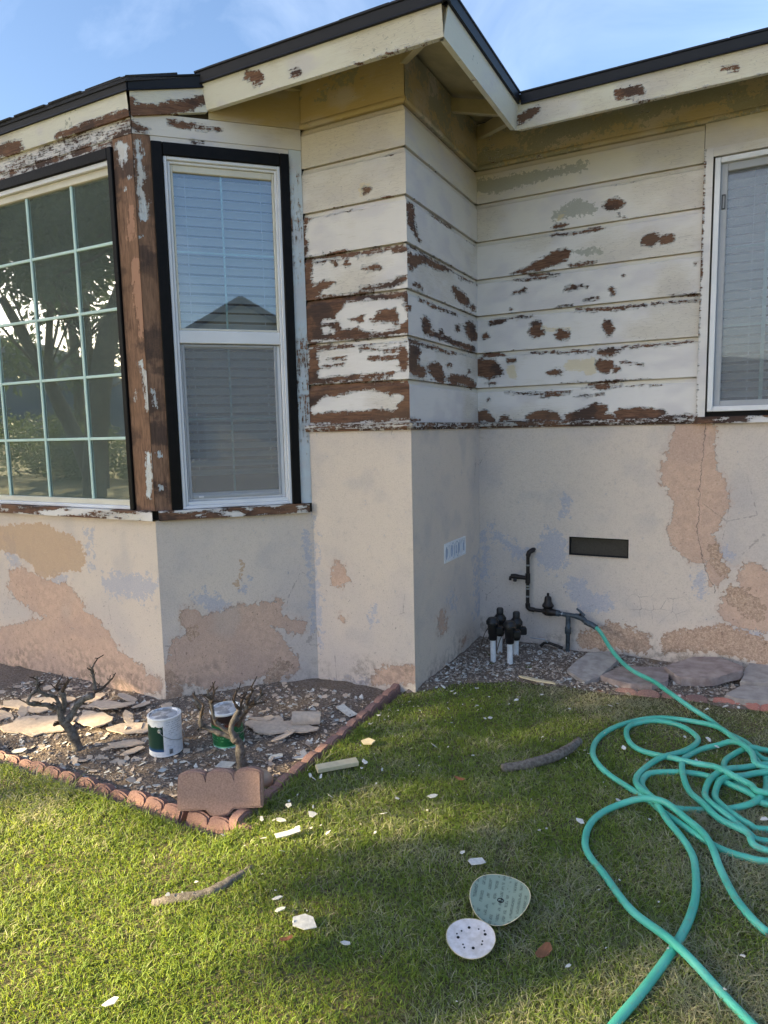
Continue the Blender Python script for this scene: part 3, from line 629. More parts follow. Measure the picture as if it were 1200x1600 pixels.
def swear(key, u, z, seed=3):
    d = PATCH.get(key, {})
    wu = u + 0.03 * fbm(u * 6, z * 6, seed); wz = z + 0.03 * fbm(u * 6, z * 6, seed + 9)
    out = {k: (field(d[k], wu, wz) if k in d else np.full(u.shape, -0.06)) for k in ALL_T}
    out['crack'] = np.full(u.shape, 0.3)
    q = len(key) * 3.7 + ord(key[1 if len(key) > 1 else 0])
    out['lo'] = 0.5 + 0.5 * fbm(u * 6 + q, z * 6, 44); out['lo2'] = 0.5 + 0.5 * fbm(u * 2.2 + q, z * 2.2, 54)
    if key == 'W1S':
        cz = np.array([c[1] for c in CRACK])[::-1]; cu = np.array([c[0] for c in CRACK])[::-1]
        cc = u - np.interp(z, cz, cu)
        out['crack'] = np.where(z > cz[0] - 0.05, cc, 0.3)
    return out

def lines(a, b, step, extra=()):
    n = max(1, int(round((b - a) / step)))
    v = set(np.round(np.linspace(a, b, n + 1), 5))
    for e in extra:
        if a < e < b:
            v = {q for q in v if abs(q - e) > step * 0.3 or q in (round(a, 5), round(b, 5))}; v.add(round(e, 5))
    return np.array(sorted(v))

def slab(fr, name, parent, mat, u0, u1, z0, z1, step=0.014, p=0.0, thick=0.018, recess=None, mitre=(0, 0), lean=0.0,
         z0b=None, z1b=None, attrs=None, holes=(), zstep=None, zl=None, taper=1.0):
    us = lines(u0, u1, step, [h[k] for h in holes for k in (0, 1)])
    zs = zl if zl is not None else lines(z0, z1, zstep or step, [h[k] for h in holes for k in (2, 3)])
    nu, nz = len(us), len(zs)
    Ug, Zg = np.meshgrid(us, zs)
    t = (Ug - u0) / (u1 - u0); v = (Zg - z0) / (z1 - z0)
    Zw = Zg.copy()
    if z0b is not None:
        Zw = (z0 + (z0b - z0) * t) * (1 - v) + (z1 + (z1b - z1) * t) * v
    rec = recess(Zg) if recess is not None else np.zeros_like(Zg)
    Uw = Ug + rec * (mitre[0] * (1 - t) + mitre[1] * t)
    P = p - rec + lean * v
    pos = fr.O[None, None] + fr.U * Uw[..., None] + np.array((0, 0, 1.0)) * Zw[..., None] + fr.N * P[..., None]
    V = pos.reshape(-1, 3)
    idx = np.arange(nu * nz).reshape(nz, nu)
    F = []
    for j in range(nz - 1):
        for i in range(nu - 1):
            cu = (us[i] + us[i + 1]) / 2; cz = (zs[j] + zs[j + 1]) / 2
            if any(h[0] < cu < h[1] and h[2] < cz < h[3] for h in holes):
                continue
            F.append((int(idx[j, i]), int(idx[j, i + 1]), int(idx[j + 1, i + 1]), int(idx[j + 1, i])))
    per = list(idx[0, :]) + list(idx[1:, -1]) + list(idx[-1, -2::-1]) + list(idx[-2:0:-1, 0])
    base = len(V)
    tu = Ug.ravel()[per]
    back = V[per] - fr.N * thick + fr.U * (thick * taper * ((tu < u0 + 1e-6).astype(float) - (tu > u1 - 1e-6)))[:, None]
    V = np.vstack([V, back])
    n = len(per)
    for k in range(n):
        F.append((int(per[k]), base + k, base + (k + 1) % n, int(per[(k + 1) % n])))
    A = None
    if attrs is not None:
        A = attrs(Ug.ravel(), Zw.ravel())
        A = {k: np.concatenate([a, a[np.searchsorted(np.arange(len(a)), per)]]) for k, a in A.items()}
    me = mesh_np(name, V, F, A)
    return new_obj(name, me, parent, mat)

def fbox(fr, bm, u0, u1, z0, z1, p0, p1, bevel=0.0, z0b=None):
    Mx = Matrix(((fr.U[0], -fr.N[0], 0, fr.O[0]), (fr.U[1], -fr.N[1], 0, fr.O[1]), (0, 0, 1, 0), (0, 0, 0, 1)))
    bm_box(bm, (u0, -p1, z0), (u1, -p0, z1), bevel, Mx)

def fpart(fr, name, parent, mat, boxes, bevel=0.002):
    bm = bmesh.new()
    for b in boxes:
        fbox(fr, bm, *b, bevel=bevel)
    return bm_obj(name, bm, mat, parent)

# --- siding boards (drop siding: the top edge of each board is coved, the next board laps over it)
ROWS = [1.711, 1.974, 2.236, 2.511, 2.778, 3.050, 3.320, 3.553]
def cove(z1):
    def f(Z):
        d = np.clip((Z - (z1 - 0.036)) / 0.030, 0, 1)
        return 0.014 * np.sin(d * math.pi / 2) ** 0.8 * (d > 0) + 0.012 * (Z > z1 - 0.004)
    return f
def board(fr, key, k, u0, u1, mitre, cream, worn=1.0, dp=0.0, lapw=0.012):
    z0, z1 = ROWS[k], ROWS[k + 1]
    a, b = z0 + 0.0025, z1 + 0.008
    zl = np.array(sorted(set(list(np.round(np.arange(a, z1 - 0.037, 0.013), 4)) + [round(z1 - 0.0362, 4), round(z1 - 0.030, 4), round(z1 - 0.022, 4), round(z1 - 0.012, 4), round(z1 - 0.005, 4), round(z1 - 0.0038, 4), round(b, 4)])))
    def at_(u, z):
        d = wear(key, u, z, worn, cream, seed=k * 7 + 1)
        nb = z - z0                                         # flaking that runs along the laps
        ex = 0.020 * fbm(u * 3.1 + k * 9, z * 0.0 + k, 90) + 0.010 * fbm(u * 17 + k, z * 40, 93) - 0.9 * np.minimum(nb, np.abs(z1 - 0.038 - z)) - lapw
        d['peel'] = np.maximum(d['peel'], np.clip(ex, -0.06, 0.008))
        d['cream'] = np.where(z > z1 - 0.034, np.maximum(d['cream'], 0.85), d['cream'])      # coves tinted towards cream
        return d
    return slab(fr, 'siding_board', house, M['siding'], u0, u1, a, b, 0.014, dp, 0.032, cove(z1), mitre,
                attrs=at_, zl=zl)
CREAM = [0.0, 0.05, 0.1, 0.15, 0.25, 0.4, 0.85]
jit = [0.0, 0.0015, -0.001, 0.001, 0.0, -0.0015, 0.0005]
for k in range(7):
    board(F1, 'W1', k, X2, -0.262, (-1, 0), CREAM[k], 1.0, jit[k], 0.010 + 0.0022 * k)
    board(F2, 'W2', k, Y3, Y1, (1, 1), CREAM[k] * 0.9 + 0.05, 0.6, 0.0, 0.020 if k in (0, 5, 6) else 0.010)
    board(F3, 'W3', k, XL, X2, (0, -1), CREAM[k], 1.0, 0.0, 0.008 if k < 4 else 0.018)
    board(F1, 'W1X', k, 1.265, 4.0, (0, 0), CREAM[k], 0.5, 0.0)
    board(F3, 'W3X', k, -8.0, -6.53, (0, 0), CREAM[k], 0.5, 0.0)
slab(F1, 'siding_board', house, M['siding'], -0.2585, 1.262, 3.398, 3.556, 0.03, 0.0, 0.02, attrs=lambda u, z: wear('-', u, z, 0.3, 0.9))

OV, ZE, ZT = 0.42, 3.600, 3.750
EX, EY3, EY1 = X2 + OV, Y3 - OV, Y1 - OV
BI = XB + (EY3 - YB)                                 # where the main eave meets the bay flank
# --- frieze boards with a small moulding at their foot
def frieze(fr, key, u0, u1, mitre=(0, 0)):
    prof = lambda Z: np.where(Z < 3.592, -0.010 * np.clip(np.sin((Z - 3.557) / 0.035 * math.pi), 0, 1) ** 0.6, 0.0)
    zl = np.array([3.5575, 3.561, 3.566, 3.574, 3.582, 3.588, 3.592, 3.62, 3.65, 3.70, 3.75, 3.80, 3.88])
    def fr_(u, z):
        d = wear(key, u, z, 1.0, 0.5)
        d['gray'] = np.maximum(d['gray'], 0.07 * fbm(u * 4.5, z * 11, 98) + (0.004 if key in ('W1', 'W2') else -0.03)); d['peel'] = np.maximum(d['peel'], np.clip(0.05 * fbm(u * 9, z * 22, 99) - 0.034, -0.06, 0.02))
        return d
    slab(fr, 'frieze_board', house, M['frieze'], u0, u1, 3.5575, 3.88, 0.02, 0.003, 0.025, prof, mitre, attrs=fr_, zl=zl)
frieze(F1, 'W1', X2, 4.0, (-1, 0)); frieze(F2, 'W2', Y3, Y1, (1, 1)); frieze(F3, 'W3', XL, X2, (0, -1)); slab(FS, 'frieze_board', house, M['frieze'], (BI - XB) / R2 + 0.035, BAYL, 3.5575, 3.765, 0.02, 0.010, 0.025, None, (0, 0), 0.0, 3.5575, 3.875, attrs=lambda u, z: wear('-', u, z, 0.6, 0.5))
frieze(F3, '-', -8.0, -6.53)

# --- water-table strip between siding and stucco
for fr, key, a, b, mi in ((F1, 'W1', X2 + 0.034, -0.262, (0, 0)), (F2, 'W2', Y3 - 0.034, Y1 - 0.034, (0, 0)), (F3, 'W3', XL - 0.02, X2 + 0.031, (0, 0)), (F1, 'x', 1.265, 4.0, (0, 0)), (F3, 'x', -8.0, -6.5, (0, 0))):
    slab(fr, 'water_table_strip', house, M['siding'], a, b, 1.683, 1.711, 0.014, 0.034, 0.04, attrs=lambda u, z: wear('-', u, z, 1.0, 0.0, base=0.012 * fbm(u * 5, z * 8, 4) + 0.002))
    slab(fr, 'water_table_lip', house, M['siding'], a, b, 1.668, 1.6815, 0.014, 0.024, 0.03, attrs=lambda u, z: wear('-', u, z, 1.0, 0.0, base=0.010 * fbm(u * 4, z * 8, 8) + 0.006))

# --- stucco base
slab(F1, 'stucco_wall', house, M['stucco'], X2, 4.0, -0.30, 1.668, 0.02, 0.012, 0.05, attrs=lambda u, z: swear('W1S', u, z), holes=[(-1.084, -0.668, 0.728, 0.863)])
slab(F2, 'stucco_wall', house, M['stucco'], Y3 - 0.012, Y1, -0.30, 1.668, 0.02, 0.012, 0.05, attrs=lambda u, z: swear('W2S', u, z))
slab(F3, 'stucco_wall', house, M['stucco'], XL, X2 + 0.012, -0.30, 1.668, 0.02, 0.012, 0.05, attrs=lambda u, z: swear('W3S', u, z))
slab(FS, 'stucco_wall', house, M['stucco'], -0.005, BAYL, -0.30, 1.137, 0.02, 0.012, 0.05, attrs=lambda u, z: swear('BSS', u, z))
slab(FF, 'stucco_wall', house, M['stucco'], XB2, XB + 0.005, -0.30, 1.137, 0.02, 0.012, 0.05, attrs=lambda u, z: swear('BFS', u, z))
slab(Fr(FS2.O + FS2.U * 1.0, -FS2.U, FS2.N), 'stucco_wall', house, M['stucco'], 0, 1.0, -0.30, 1.137, 0.04, 0.012, 0.05, attrs=lambda u, z: swear('-', u, z))
slab(F3, 'stucco_wall', house, M['stucco'], -8.0, -6.53, -0.30, 1.668, 0.04, 0.012, 0.05, attrs=lambda u, z: swear('-', u, z))

# --- wall core behind the cladding, round the openings
core = bmesh.new()
fbox(F1, core, X2 - 0.02, -0.20, 0.0, 3.86, -0.12, -0.03); fbox(F1, core, 1.2, 4.0, 0, 3.86, -0.12, -0.03)
fbox(F1, core, -0.20, 1.2, 0.0, 1.735, -0.12, -0.045); fbox(F1, core, -0.20, 1.2, 3.33, 3.86, -0.12, -0.03)
fbox(F2, core, Y3 + 0.03, Y1, 0, 3.86, -0.12, -0.03)
fbox(F3, core, XL, X2 - 0.03, 0, 3.86, -0.12, -0.03); fbox(F3, core, -8, -6.53, 0, 3.86, -0.12, -0.03)
fbox(FS, core, 0.02, 0.15, 0.0, 3.60, -0.12, -0.03); fbox(FS, core, 0.88, BAYL, 0, 3.80, -0.12, -0.03)
fbox(FS, core, 0.15, 0.88, 0, 1.20, -0.12, -0.045); fbox(FS, core, 0.15, 0.45, 3.34, 3.60, -0.12, -0.03); fbox(FS, core, 0.451, 0.88, 3.34, 3.74, -0.12, -0.03)
fbox(FF, core, XB2, -5.64, 0, 3.7, -0.12, -0.03); fbox(FF, core, -3.415, XB - 0.02, 0, 3.7, -0.12, -0.03)
fbox(FF, core, -5.64, -3.415, 0, 1.20, -0.12, -0.045); fbox(FF, core, -5.64, -3.415, 3.34, 3.7, -0.12, -0.03)
fbox(FS2, core, 0.0, 1.0, 0, 3.60, -0.12, -0.0)
bm_obj('wall_core', core, M['interior'], house)
room = bmesh.new()
bm_box(room, (-7.9, 3.95, 0.1), (-1.93, 5.2, 0.25)); bm_box(room, (-7.9, 5.2, 0.1), (3.95, 8.4, 0.25)); bm_box(room, (-5.7, 3.25, 0.1), (-3.3, 3.94, 0.25)); bm_box(room, (-7.9, 8.4, 0.1), (3.95, 8.5, 3.7)); bm_box(room, (-8.0, 3.8, 0.0), (-7.9, 8.5, 3.7))
bm_box(room, (3.95, 5.0, 0.0), (4.05, 8.5, 3.7)); bm_box(room, (-7.9, 3.92, 3.40), (-1.93, 5.2, 3.5)); bm_box(room, (-7.9, 5.2, 3.40), (3.95, 8.4, 3.5)); bm_box(room, (-5.7, 3.20, 3.40), (-3.3, 3.915, 3.5))
bm_obj('room_shell', room, M['interior'], house)

# --- bay: posts, header, sill, black window surrounds
vp = lambda key, b, seed: (lambda u, z: wear(key, u, z, 0.3, 0.0, base=np.full(u.shape, b), seed=seed))
slab(FF, 'corner_post', house, M['post'], -3.392, XB, 1.197, 3.432, 0.012, 0.004, 0.03, attrs=vp('BF', 0.05, 2))
slab(FS, 'corner_post', house, M['post'], 0.0, 0.098, 1.197, 3.432, 0.012, 0.004, 0.03, attrs=vp('BS', 0.05, 3))
slab(FF, 'header_board', house, M['siding'], XB2, XB, 3.434, 3.56, 0.014, 0.007, 0.03, attrs=lambda u, z: wear('BF', u, z, 1, 0.3, base=0.018 * fbm(u * 5, z * 9, 2) - 0.006))
slab(FF, 'header_board', house, M['siding'], XB2, -3.3945, 3.392, 3.4325, 0.014, 0.003, 0.03, attrs=lambda u, z: wear('BF', u, z, 1, 0.3, base=0.018 * fbm(u * 5, z * 9, 2) - 0.004))
slab(FS, 'header_board', house, M['siding'], 0.0, BAYL, 3.434, 3.5555, 0.014, 0.007, 0.03, z0b=3.434, z1b=3.5555, attrs=lambda u, z: wear('BS', u, z, 1, 0.5))
slab(FS, 'header_board', house, M['siding'], 0.100, 0.9215, 3.402, 3.4325, 0.014, 0.003, 0.03, attrs=lambda u, z: wear('BS', u, z, 1, 0.5))
slab(FS, 'side_casing', house, M['post'], 0.9235, BAYL - 0.001, 1.197, 3.4325, 0.010, 0.003, 0.03, attrs=lambda u, z: wear('-', u, z, 0.6, 0.3, base=0.020 * fbm(u * 3, z * 3.2, 6) - 0.012 - 0.006 * np.clip(z - 2.2, 0, 2) + 0.35 * np.clip(0.936 - u, 0, 0.02)))
slab(FF, 'corner_post', house, M['post'], XB2, -5.66, 1.197, 3.39, 0.02, 0.004, 0.03, attrs=vp('-', 0.05, 5))
fpart(FS, 'window_surround', house, M['black_trim'], [(0.0995, 0.165, 1.198, 3.400, -0.05, 0.022), (0.865, 0.9215, 1.198, 3.400, -0.05, 0.022), (0.1655, 0.8645, 3.325, 3.3995, -0.05, 0.021)], 0.004)
fpart(FF, 'window_surround', house, M['black_trim'], [(-3.432, -3.3935, 1.198, 3.390, -0.05, 0.022), (-5.66, -5.622, 1.198, 3.39, -0.05, 0.022), (-5.6215, -3.4325, 3.325, 3.3895, -0.05, 0.021)], 0.004)
SW = lambda seed: (lambda u, z: wear('-', u, z, 1.0, 0.0, base=0.07 * fbm(u * 6, z * 25, seed) - 0.002, seed=seed))
slab(FS, 'window_sill', house, M['siding'], 0.018, BAYL - 0.03, 1.137, 1.1955, 0.012, 0.046, 0.09, attrs=SW(11), taper=0.0)
slab(FF, 'window_sill', house, M['siding'], XB2, XB + 0.0175, 1.137, 1.1955, 0.012, 0.046, 0.09, attrs=SW(15))

def ring(fr, name, parent, mat, u0, u1, z0, z1, w, p0, p1, wb=None, wt=None):
    wb = wb or w; wt = wt or w
    return fpart(fr, name, parent, mat, [(u0, u0 + w, z0, z1, p0, p1), (u1 - w, u1, z0, z1, p0, p1), (u0 + w + 0.0004, u1 - w - 0.0004, z0, z0 + wb, p0, p1 - 0.0008), (u0 + w + 0.0004, u1 - w - 0.0004, z1 - wt, z1, p0, p1 - 0.0008)], 0.003)
def pane(fr, parent, mat, u0, u1, z0, z1, p, name='pane'):
    V = [fr.pt(u0, z0, p), fr.pt(u1, z0, p), fr.pt(u1, z1, p), fr.pt(u0, z1, p)]
    return new_obj(name, mesh_np(name, V, [(0, 1, 2, 3)]), parent, mat)

# flank window of the bay: double hung
w = ring(FS, 'window', house, M['vinyl'], 0.166, 0.864, 1.199, 3.324, 0.020, -0.05, 0.010)
ring(FS, 'inner_frame', w, M['vinyl'], 0.1865, 0.8435, 1.2195, 3.3035, 0.016, -0.05, -0.004, wb=0.024)
ring(FS, 'upper_sash', w, M['vinyl_cream'], 0.203, 0.827, 2.31, 3.287, 0.014, -0.05, -0.016, wt=0.04)
fpart(FS, 'meeting_rail', w, M['vinyl'], [(0.203, 0.827, 2.232, 2.309, -0.05, -0.006)], 0.004)
ring(FS, 'lower_sash', w, M['vinyl'], 0.204, 0.826, 1.245, 2.231, 0.024, -0.065, -0.034, wb=0.05)
ring(FS, 'screen_frame', w, M['screen_frame'], 0.214, 0.800, 1.26, 2.228, 0.016, -0.033, -0.022, wb=0.022)
pane(FS, w, M['glass_side'], 0.216, 0.814, 2.322, 3.25, -0.034)
pane(FS, w, M['glass_side'], 0.228, 0.803, 1.294, 2.208, -0.052)
pane(FS, w, M['screen'], 0.230, 0.784, 1.282, 2.213, -0.027, 'insect_screen')
for b in ((0.494, 0.507, 2.323, 3.249, -0.041, -0.036), (0.217, 0.4935, 2.779, 2.792, -0.041, -0.0365), (0.5075, 0.813, 2.779, 2.792, -0.041, -0.0365)):
    fpart(FS, 'muntin', w, M['muntin'], [b], 0.001)
for b in ((0.494, 0.507, 1.295, 2.207, -0.060, -0.054), (0.229, 0.4935, 1.758, 1.771, -0.060, -0.0545), (0.5075, 0.802, 1.758, 1.771, -0.060, -0.0545)):
    fpart(FS, 'muntin', w, M['muntin'], [b], 0.001)
fpart(FS, 'screen_tab', w, M['vinyl'], [(0.268, 0.300, 1.264, 1.276, -0.021, -0.014)], 0.002)

# picture window of the bay: fixed, with a grille
w = ring(FF, 'window', house, M['vinyl'], -5.6215, -3.4325, 1.199, 3.324, 0.010, -0.05, 0.008, wb=0.022, wt=0.03)
ring(FF, 'inner_frame', w, M['vinyl_cream'], -5.611, -3.443, 1.2215, 3.2935, 0.008, -0.06, -0.012, wb=0.035, wt=0.045)
VX = [-3.816, -4.256, -4.693, -5.13]; HZ = [2.855, 2.458, 2.055, 1.655]
pane(FF, w, M['glass_front'], -5.603, -3.451, 1.257, 3.248, -0.030)
for x in VX:
    fpart(FF, 'muntin', w, M['muntin'], [(x - 0.010, x + 0.010, 1.258, 3.247, -0.0285, -0.018)], 0.002)
xs = [-5.602] + VX[::-1] + [-3.452]
for z in HZ:
    for a, b in zip(xs[:-1], xs[1:]):
        fpart(FF, 'muntin', w, M['muntin'], [(a + 0.0105, b - 0.0105, z - 0.009, z + 0.009, -0.028, -0.019)], 0.002)

# right-hand window: slider with casing
slab(F1, 'window_casing', house, M['siding'], -0.2605, -0.207, 1.7115, 3.393, 0.014, 0.026, 0.04, attrs=lambda u, z: wear('-', u, z, 0.5, 0.1, base=np.where(u < -0.245, 0.02 * fbm(u * 30, z * 2.5, 9) - 0.006, -0.05)))
slab(F1, 'window_casing', house, M['siding'], -0.2065, 1.2115, 3.34, 3.3925, 0.014, 0.025, 0.04, attrs=lambda u, z: wear('-', u, z, 0.4, 0.4))
slab(F1, 'window_casing', house, M['siding'], 1.212, 1.264, 1.7115, 3.393, 0.014, 0.026, 0.04, attrs=lambda u, z: wear('-', u, z, 0.4, 0.1))
slab(F1, 'window_sill', house, M['siding'], -0.2615, 1.264, 1.667, 1.7105, 0.012, 0.046, 0.09, attrs=SW(21), taper=0.0)
fpart(F1, 'sill_gap', house, M['dark'], [(-0.2065, 1.2115, 1.7115, 1.742, -0.06, -0.016)], 0)
w = ring(F1, 'window', house, M['vinyl'], -0.197, 1.20, 1.744, 3.334, 0.034, -0.05, 0.012)
ring(F1, 'screen_frame', w, M['screen_frame'], -0.1625, 0.50, 1.7785, 3.2995, 0.042, -0.042, -0.012, wb=0.036, wt=0.05)
ring(F1, 'sash', w, M['vinyl'], -0.1625, 1.1655, 1.7785, 3.2995, 0.03, -0.075, -0.043)
fpart(F1, 'meeting_stile', w, M['vinyl'], [(0.48, 0.53, 1.809, 3.269, -0.074, -0.0435)], 0.002)
pane(F1, w, M['glass_side'], -0.132, 1.135, 1.809, 3.269, -0.055)
pane(F1, w, M['screen'], -0.120, 0.458, 1.815, 3.249, -0.03, 'insect_screen')
fpart(F1, 'muntin', w, M['muntin'], [(0.100, 0.122, 1.81, 3.268, -0.070, -0.060)], 0.001)
for z in (2.29, 2.78):
    fpart(F1, 'muntin', w, M['muntin'], [(-0.131, 0.0995, z, z + 0.014, -0.070, -0.0605)], 0.001)
    fpart(F1, 'muntin', w, M['muntin'], [(0.1225, 0.4795, z, z + 0.014, -0.070, -0.0605)], 0.001)
fpart(F1, 'screen_clip', w, M['black_plastic'], [(-0.152, -0.147, 3.02, 3.11, -0.0115, -0.006), (-0.136, -0.131, 3.02, 3.11, -0.0115, -0.006), (-0.1465, -0.1365, 3.02, 3.026, -0.0115, -0.006), (-0.1465, -0.1365, 3.104, 3.11, -0.0115, -0.006)], 0)

# --- vents in the stucco
v = fpart(F1, 'wall_vent', house, M['dark'], [(-1.084, -0.668, 0.728, 0.863, -0.09, -0.055), (-1.084, -1.078, 0.728, 0.863, -0.055, 0.0135), (-0.674, -0.668, 0.728, 0.863, -0.055, 0.0135), (-1.078, -0.674, 0.857, 0.863, -0.055, 0.0135), (-1.078, -0.674, 0.728, 0.734, -0.055, 0.0135)], 0)
bm = bmesh.new()
for i in range(46):
    u = -1.074 + i * 0.00875
    fbox(F1, bm, u - 0.0011, u + 0.0011, 0.734, 0.857, -0.013, -0.011)
for i in range(14):
    z = 0.741 + i * 0.00855
    fbox(F1, bm, -1.077, -0.675, z - 0.0008, z + 0.0008, -0.0155, -0.0135)
bm_obj('vent_mesh', bm, mat_plain('rusty_mesh', srgb(92, 86, 80), 0.7, 0.2, 60, 0), v)
fpart(F1, 'vent_lip', v, M['chip_cream'], [(-1.090, -0.662, 0.7205, 0.7275, -0.01, 0.020)], 0.002)
v = ring(F2, 'wall_vent', house, M['vinyl'], 4.262, 4.666, 0.742, 0.880, 0.014, 0.0, 0.019)
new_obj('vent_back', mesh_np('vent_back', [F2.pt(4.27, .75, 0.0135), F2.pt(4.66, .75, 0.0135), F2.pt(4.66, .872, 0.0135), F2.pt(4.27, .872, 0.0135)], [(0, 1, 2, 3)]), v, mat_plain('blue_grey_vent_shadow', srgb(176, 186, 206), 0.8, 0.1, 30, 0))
bm = bmesh.new()
def scroll(cu, cz, a, b, k0=0.0, k1=1.0):
    pts = []
    for i in range(17):
        t = 2 * math.pi * (k0 + (k1 - k0) * i / 16)
        pts.append(F2.pt(cu + a * math.cos(t), cz + b * math.sin(t), 0.0155))
    tube_into(bm, pts, 0.005, 5, False)
for cu in (4.30, 4.395, 4.53, 4.63):
    scroll(cu, 0.811, 0.032, 0.052)
for cu in (4.345, 4.46, 4.585):
    scroll(cu, 0.84, 0.03, 0.03, 0.0, 0.5); scroll(cu, 0.78, 0.03, 0.03, 0.5, 1.0)
    tube_into(bm, [F2.pt(cu, 0.752, 0.0155), F2.pt(cu, 0.87, 0.0155)], 0.004, 5)
bm_obj('vent_scrollwork', bm, M['vinyl'], v)

# --- eaves: fascia, drip edge, shingles, rafters, sheathing
FA3 = Fr((0, EY3, 0), (1, 0, 0), (0, -1, 0)); FA2 = Fr((EX, 0, 0), (0, 1, 0), (1, 0, 0)); FA1 = Fr((0, EY1, 0), (1, 0, 0), (0, -1, 0))
def fas(fr, key, u0, u1, za=ZE, zb=ZE, h=0.15, m=(0, 0), p=0.0, lean=0.028):
    def fa_(u, z):
        d = wear(key, u, z, 0.8, 0.0)
        zl_ = za + (zb - za) * (u - u0) / (u1 - u0)
        ex = 0.022 * fbm(u * 2.1 + 3, u * 0, 95) + 0.010 * fbm(u * 15, z * 40, 96) - 0.7 * (z - zl_) - 0.013
        d['peel'] = np.maximum(d['peel'], np.clip(ex, -0.06, 0.01)); d['gray'] = np.maximum(d['gray'], 0.05 * fbm(u * 4, z * 9, 97) - 0.03)
        return d
    return slab(fr, 'fascia_board', house, M['fascia'], u0, u1, za, za + h, 0.014, p, 0.03, None, m, lean, zb, zb + h, attrs=fa_)
def drip(fr, u0, u1, za, zb, parent, p=0.03):
    prof = [(0.001, 0), (0.012, 0.001), (0.006, 0.012), (0.010, 0.062), (0.016, 0.066), (0.016, 0.074), (-0.02, 0.078), (-0.02, 0.0)]
    V = []; F = []
    for j, (u, z) in enumerate(((u0, za), (u1, zb))):
        for q, h in prof:
            V.append(fr.pt(u + (0.0), z + h, p + q))
    n = len(prof)
    for i in range(n):
        F.append((i, i + n, (i + 1) % n + n, (i + 1) % n))
    F += [tuple(range(n - 1, -1, -1)), tuple(range(n, 2 * n))]
    return new_obj('drip_edge', mesh_np('drip_edge', V, F), parent, M['drip'])
FSX = Fr(FS.O, FS.U, FS.N)
LB = (BI - XB) / R2
fas(FA3, 'W3F', BI + 0.012, EX, m=(0, 0)); fas(FA2, '-', EY3, EY1); fas(FA1, 'W1F', EX, 4.3)
fas(FS, 'BSF', 0.0, LB + 0.03, 3.524, 3.592, 0.14, p=0.024, lean=0.012); fas(FF, 'BFF', XB2 - 0.03, XB + 0.010, 3.522, 3.522, 0.14, p=0.024, lean=0.012)
# little lap where the leaning fascias meet
bm = bmesh.new(); S = 0.30
def rz(d): return ZT + 0.062 + S * d
T = 0.02
def slabpoly(bm, pts, th):
    top = [bm.verts.new(p) for p in pts]; bot = [bm.verts.new((p[0], p[1], p[2] - th)) for p in pts]
    bm.faces.new(top); bm.faces.new(bot[::-1])
    for i in range(len(pts)):
        j = (i + 1) % len(pts)
        bm.faces.new((top[i], bot[i], bot[j], top[j]))
e = 0.03
slabpoly(bm, [(BI - 0.02, EY3 - e, rz(-e)), (EX + e, EY3 - e, rz(-e)), (EX - 4, EY3 + 4, rz(4)), (-8.4, EY3 + 4, rz(4)), (-8.4, EY3 + 0.2, rz(0.2)), (BI - 0.25, EY3 + 0.2, rz(0.2))], T)
slabpoly(bm, [(EX + e, EY3 - e, rz(-e)), (EX + e, EY1 - e, rz(-e)), (EX - 4, EY1 + 4, rz(4)), (EX - 4, EY3 + 4, rz(4))], T)
slabpoly(bm, [(EX + e, EY1 - e, rz(-e)), (4.4, EY1 - e, rz(-e)), (4.4, EY1 + 4, rz(4)), (EX - 4, EY1 + 4, rz(4))], T)
slabpoly(bm, [(-8.4, EY3 + 4.002, rz(4)), (EX - 4.002, EY3 + 4.002, rz(4)), (EX - 4, EY1 + 4.002, rz(4)), (4.4, EY1 + 4.002, rz(4)), (4.4, 12.5, rz(0)), (-8.4, 12.5, rz(0))], T)
zb = 3.522 + 0.14 + 0.055
slabpoly(bm, [(XB2 - 0.05, YB - 0.05, zb), (XB + 0.025, YB - 0.05, zb), (BI + 0.05, EY3 - 0.01, rz(-0.035)), (XB - 0.1, EY3 + 0.25, rz(0.25) + 0.004), (XB2, EY3 + 0.25, rz(0.25) + 0.004)], 0.02)
roof = bm_obj('roof', bm, M['shingle'], house)
drip(FA3, BI - 0.01, EX + 0.046, ZT - 0.012, ZT - 0.012, roof); drip(FA2, EY3 - 0.046, EY1 - 0.045, ZT - 0.012, ZT - 0.012, roof); drip(FA1, EX + 0.045, 4.35, ZT - 0.012, ZT - 0.012, roof)
drip(FS, -0.005, LB + 0.02, 3.652, 3.72, roof, 0.036); drip(FF, XB2 - 0.03, XB + 0.022, 3.650, 3.650, roof, 0.036)
bm = bmesh.new(); bm_box(bm, (-0.148, -0.035, 0.0), (0.148, 0.16, 0.011), 0.002)
bmesh.ops.recalc_face_normals(bm, faces=bm.faces[:])
shing = bpy.data.meshes.new('shingle'); bm.to_mesh(shing); bm.free(); shing.materials.append(M['shingle'])
def shingles(P0, P1, up, zoff=0.004, courses=2):
    P0 = Vector(P0); P1 = Vector(P1); d = P1 - P0; n = int(d.length / 0.30); U = d.normalized()
    up = Vector(up); up = (up - U * up.dot(U)).normalized(); N = U.cross(up)
    if N.z < 0: N = -N; 
    for i in range(n):
        for c in range(courses):
            q = P0 + U * (0.15 + (i + 0.5 * c) * d.length / n) + up * (0.03 + c * 0.11 + random.uniform(-0.004, 0.004)) + N * (zoff + c * 0.012 + random.uniform(0, 0.003))
            o = new_obj('shingle', shing, roof)
            Mx = Matrix((U, up, N)).transposed().to_4x4(); Mx.translation = q
            o.matrix_local = Mx @ Matrix.Rotation(random.uniform(-0.02, 0.02), 4, 'X')
ze = rz(-0.03)
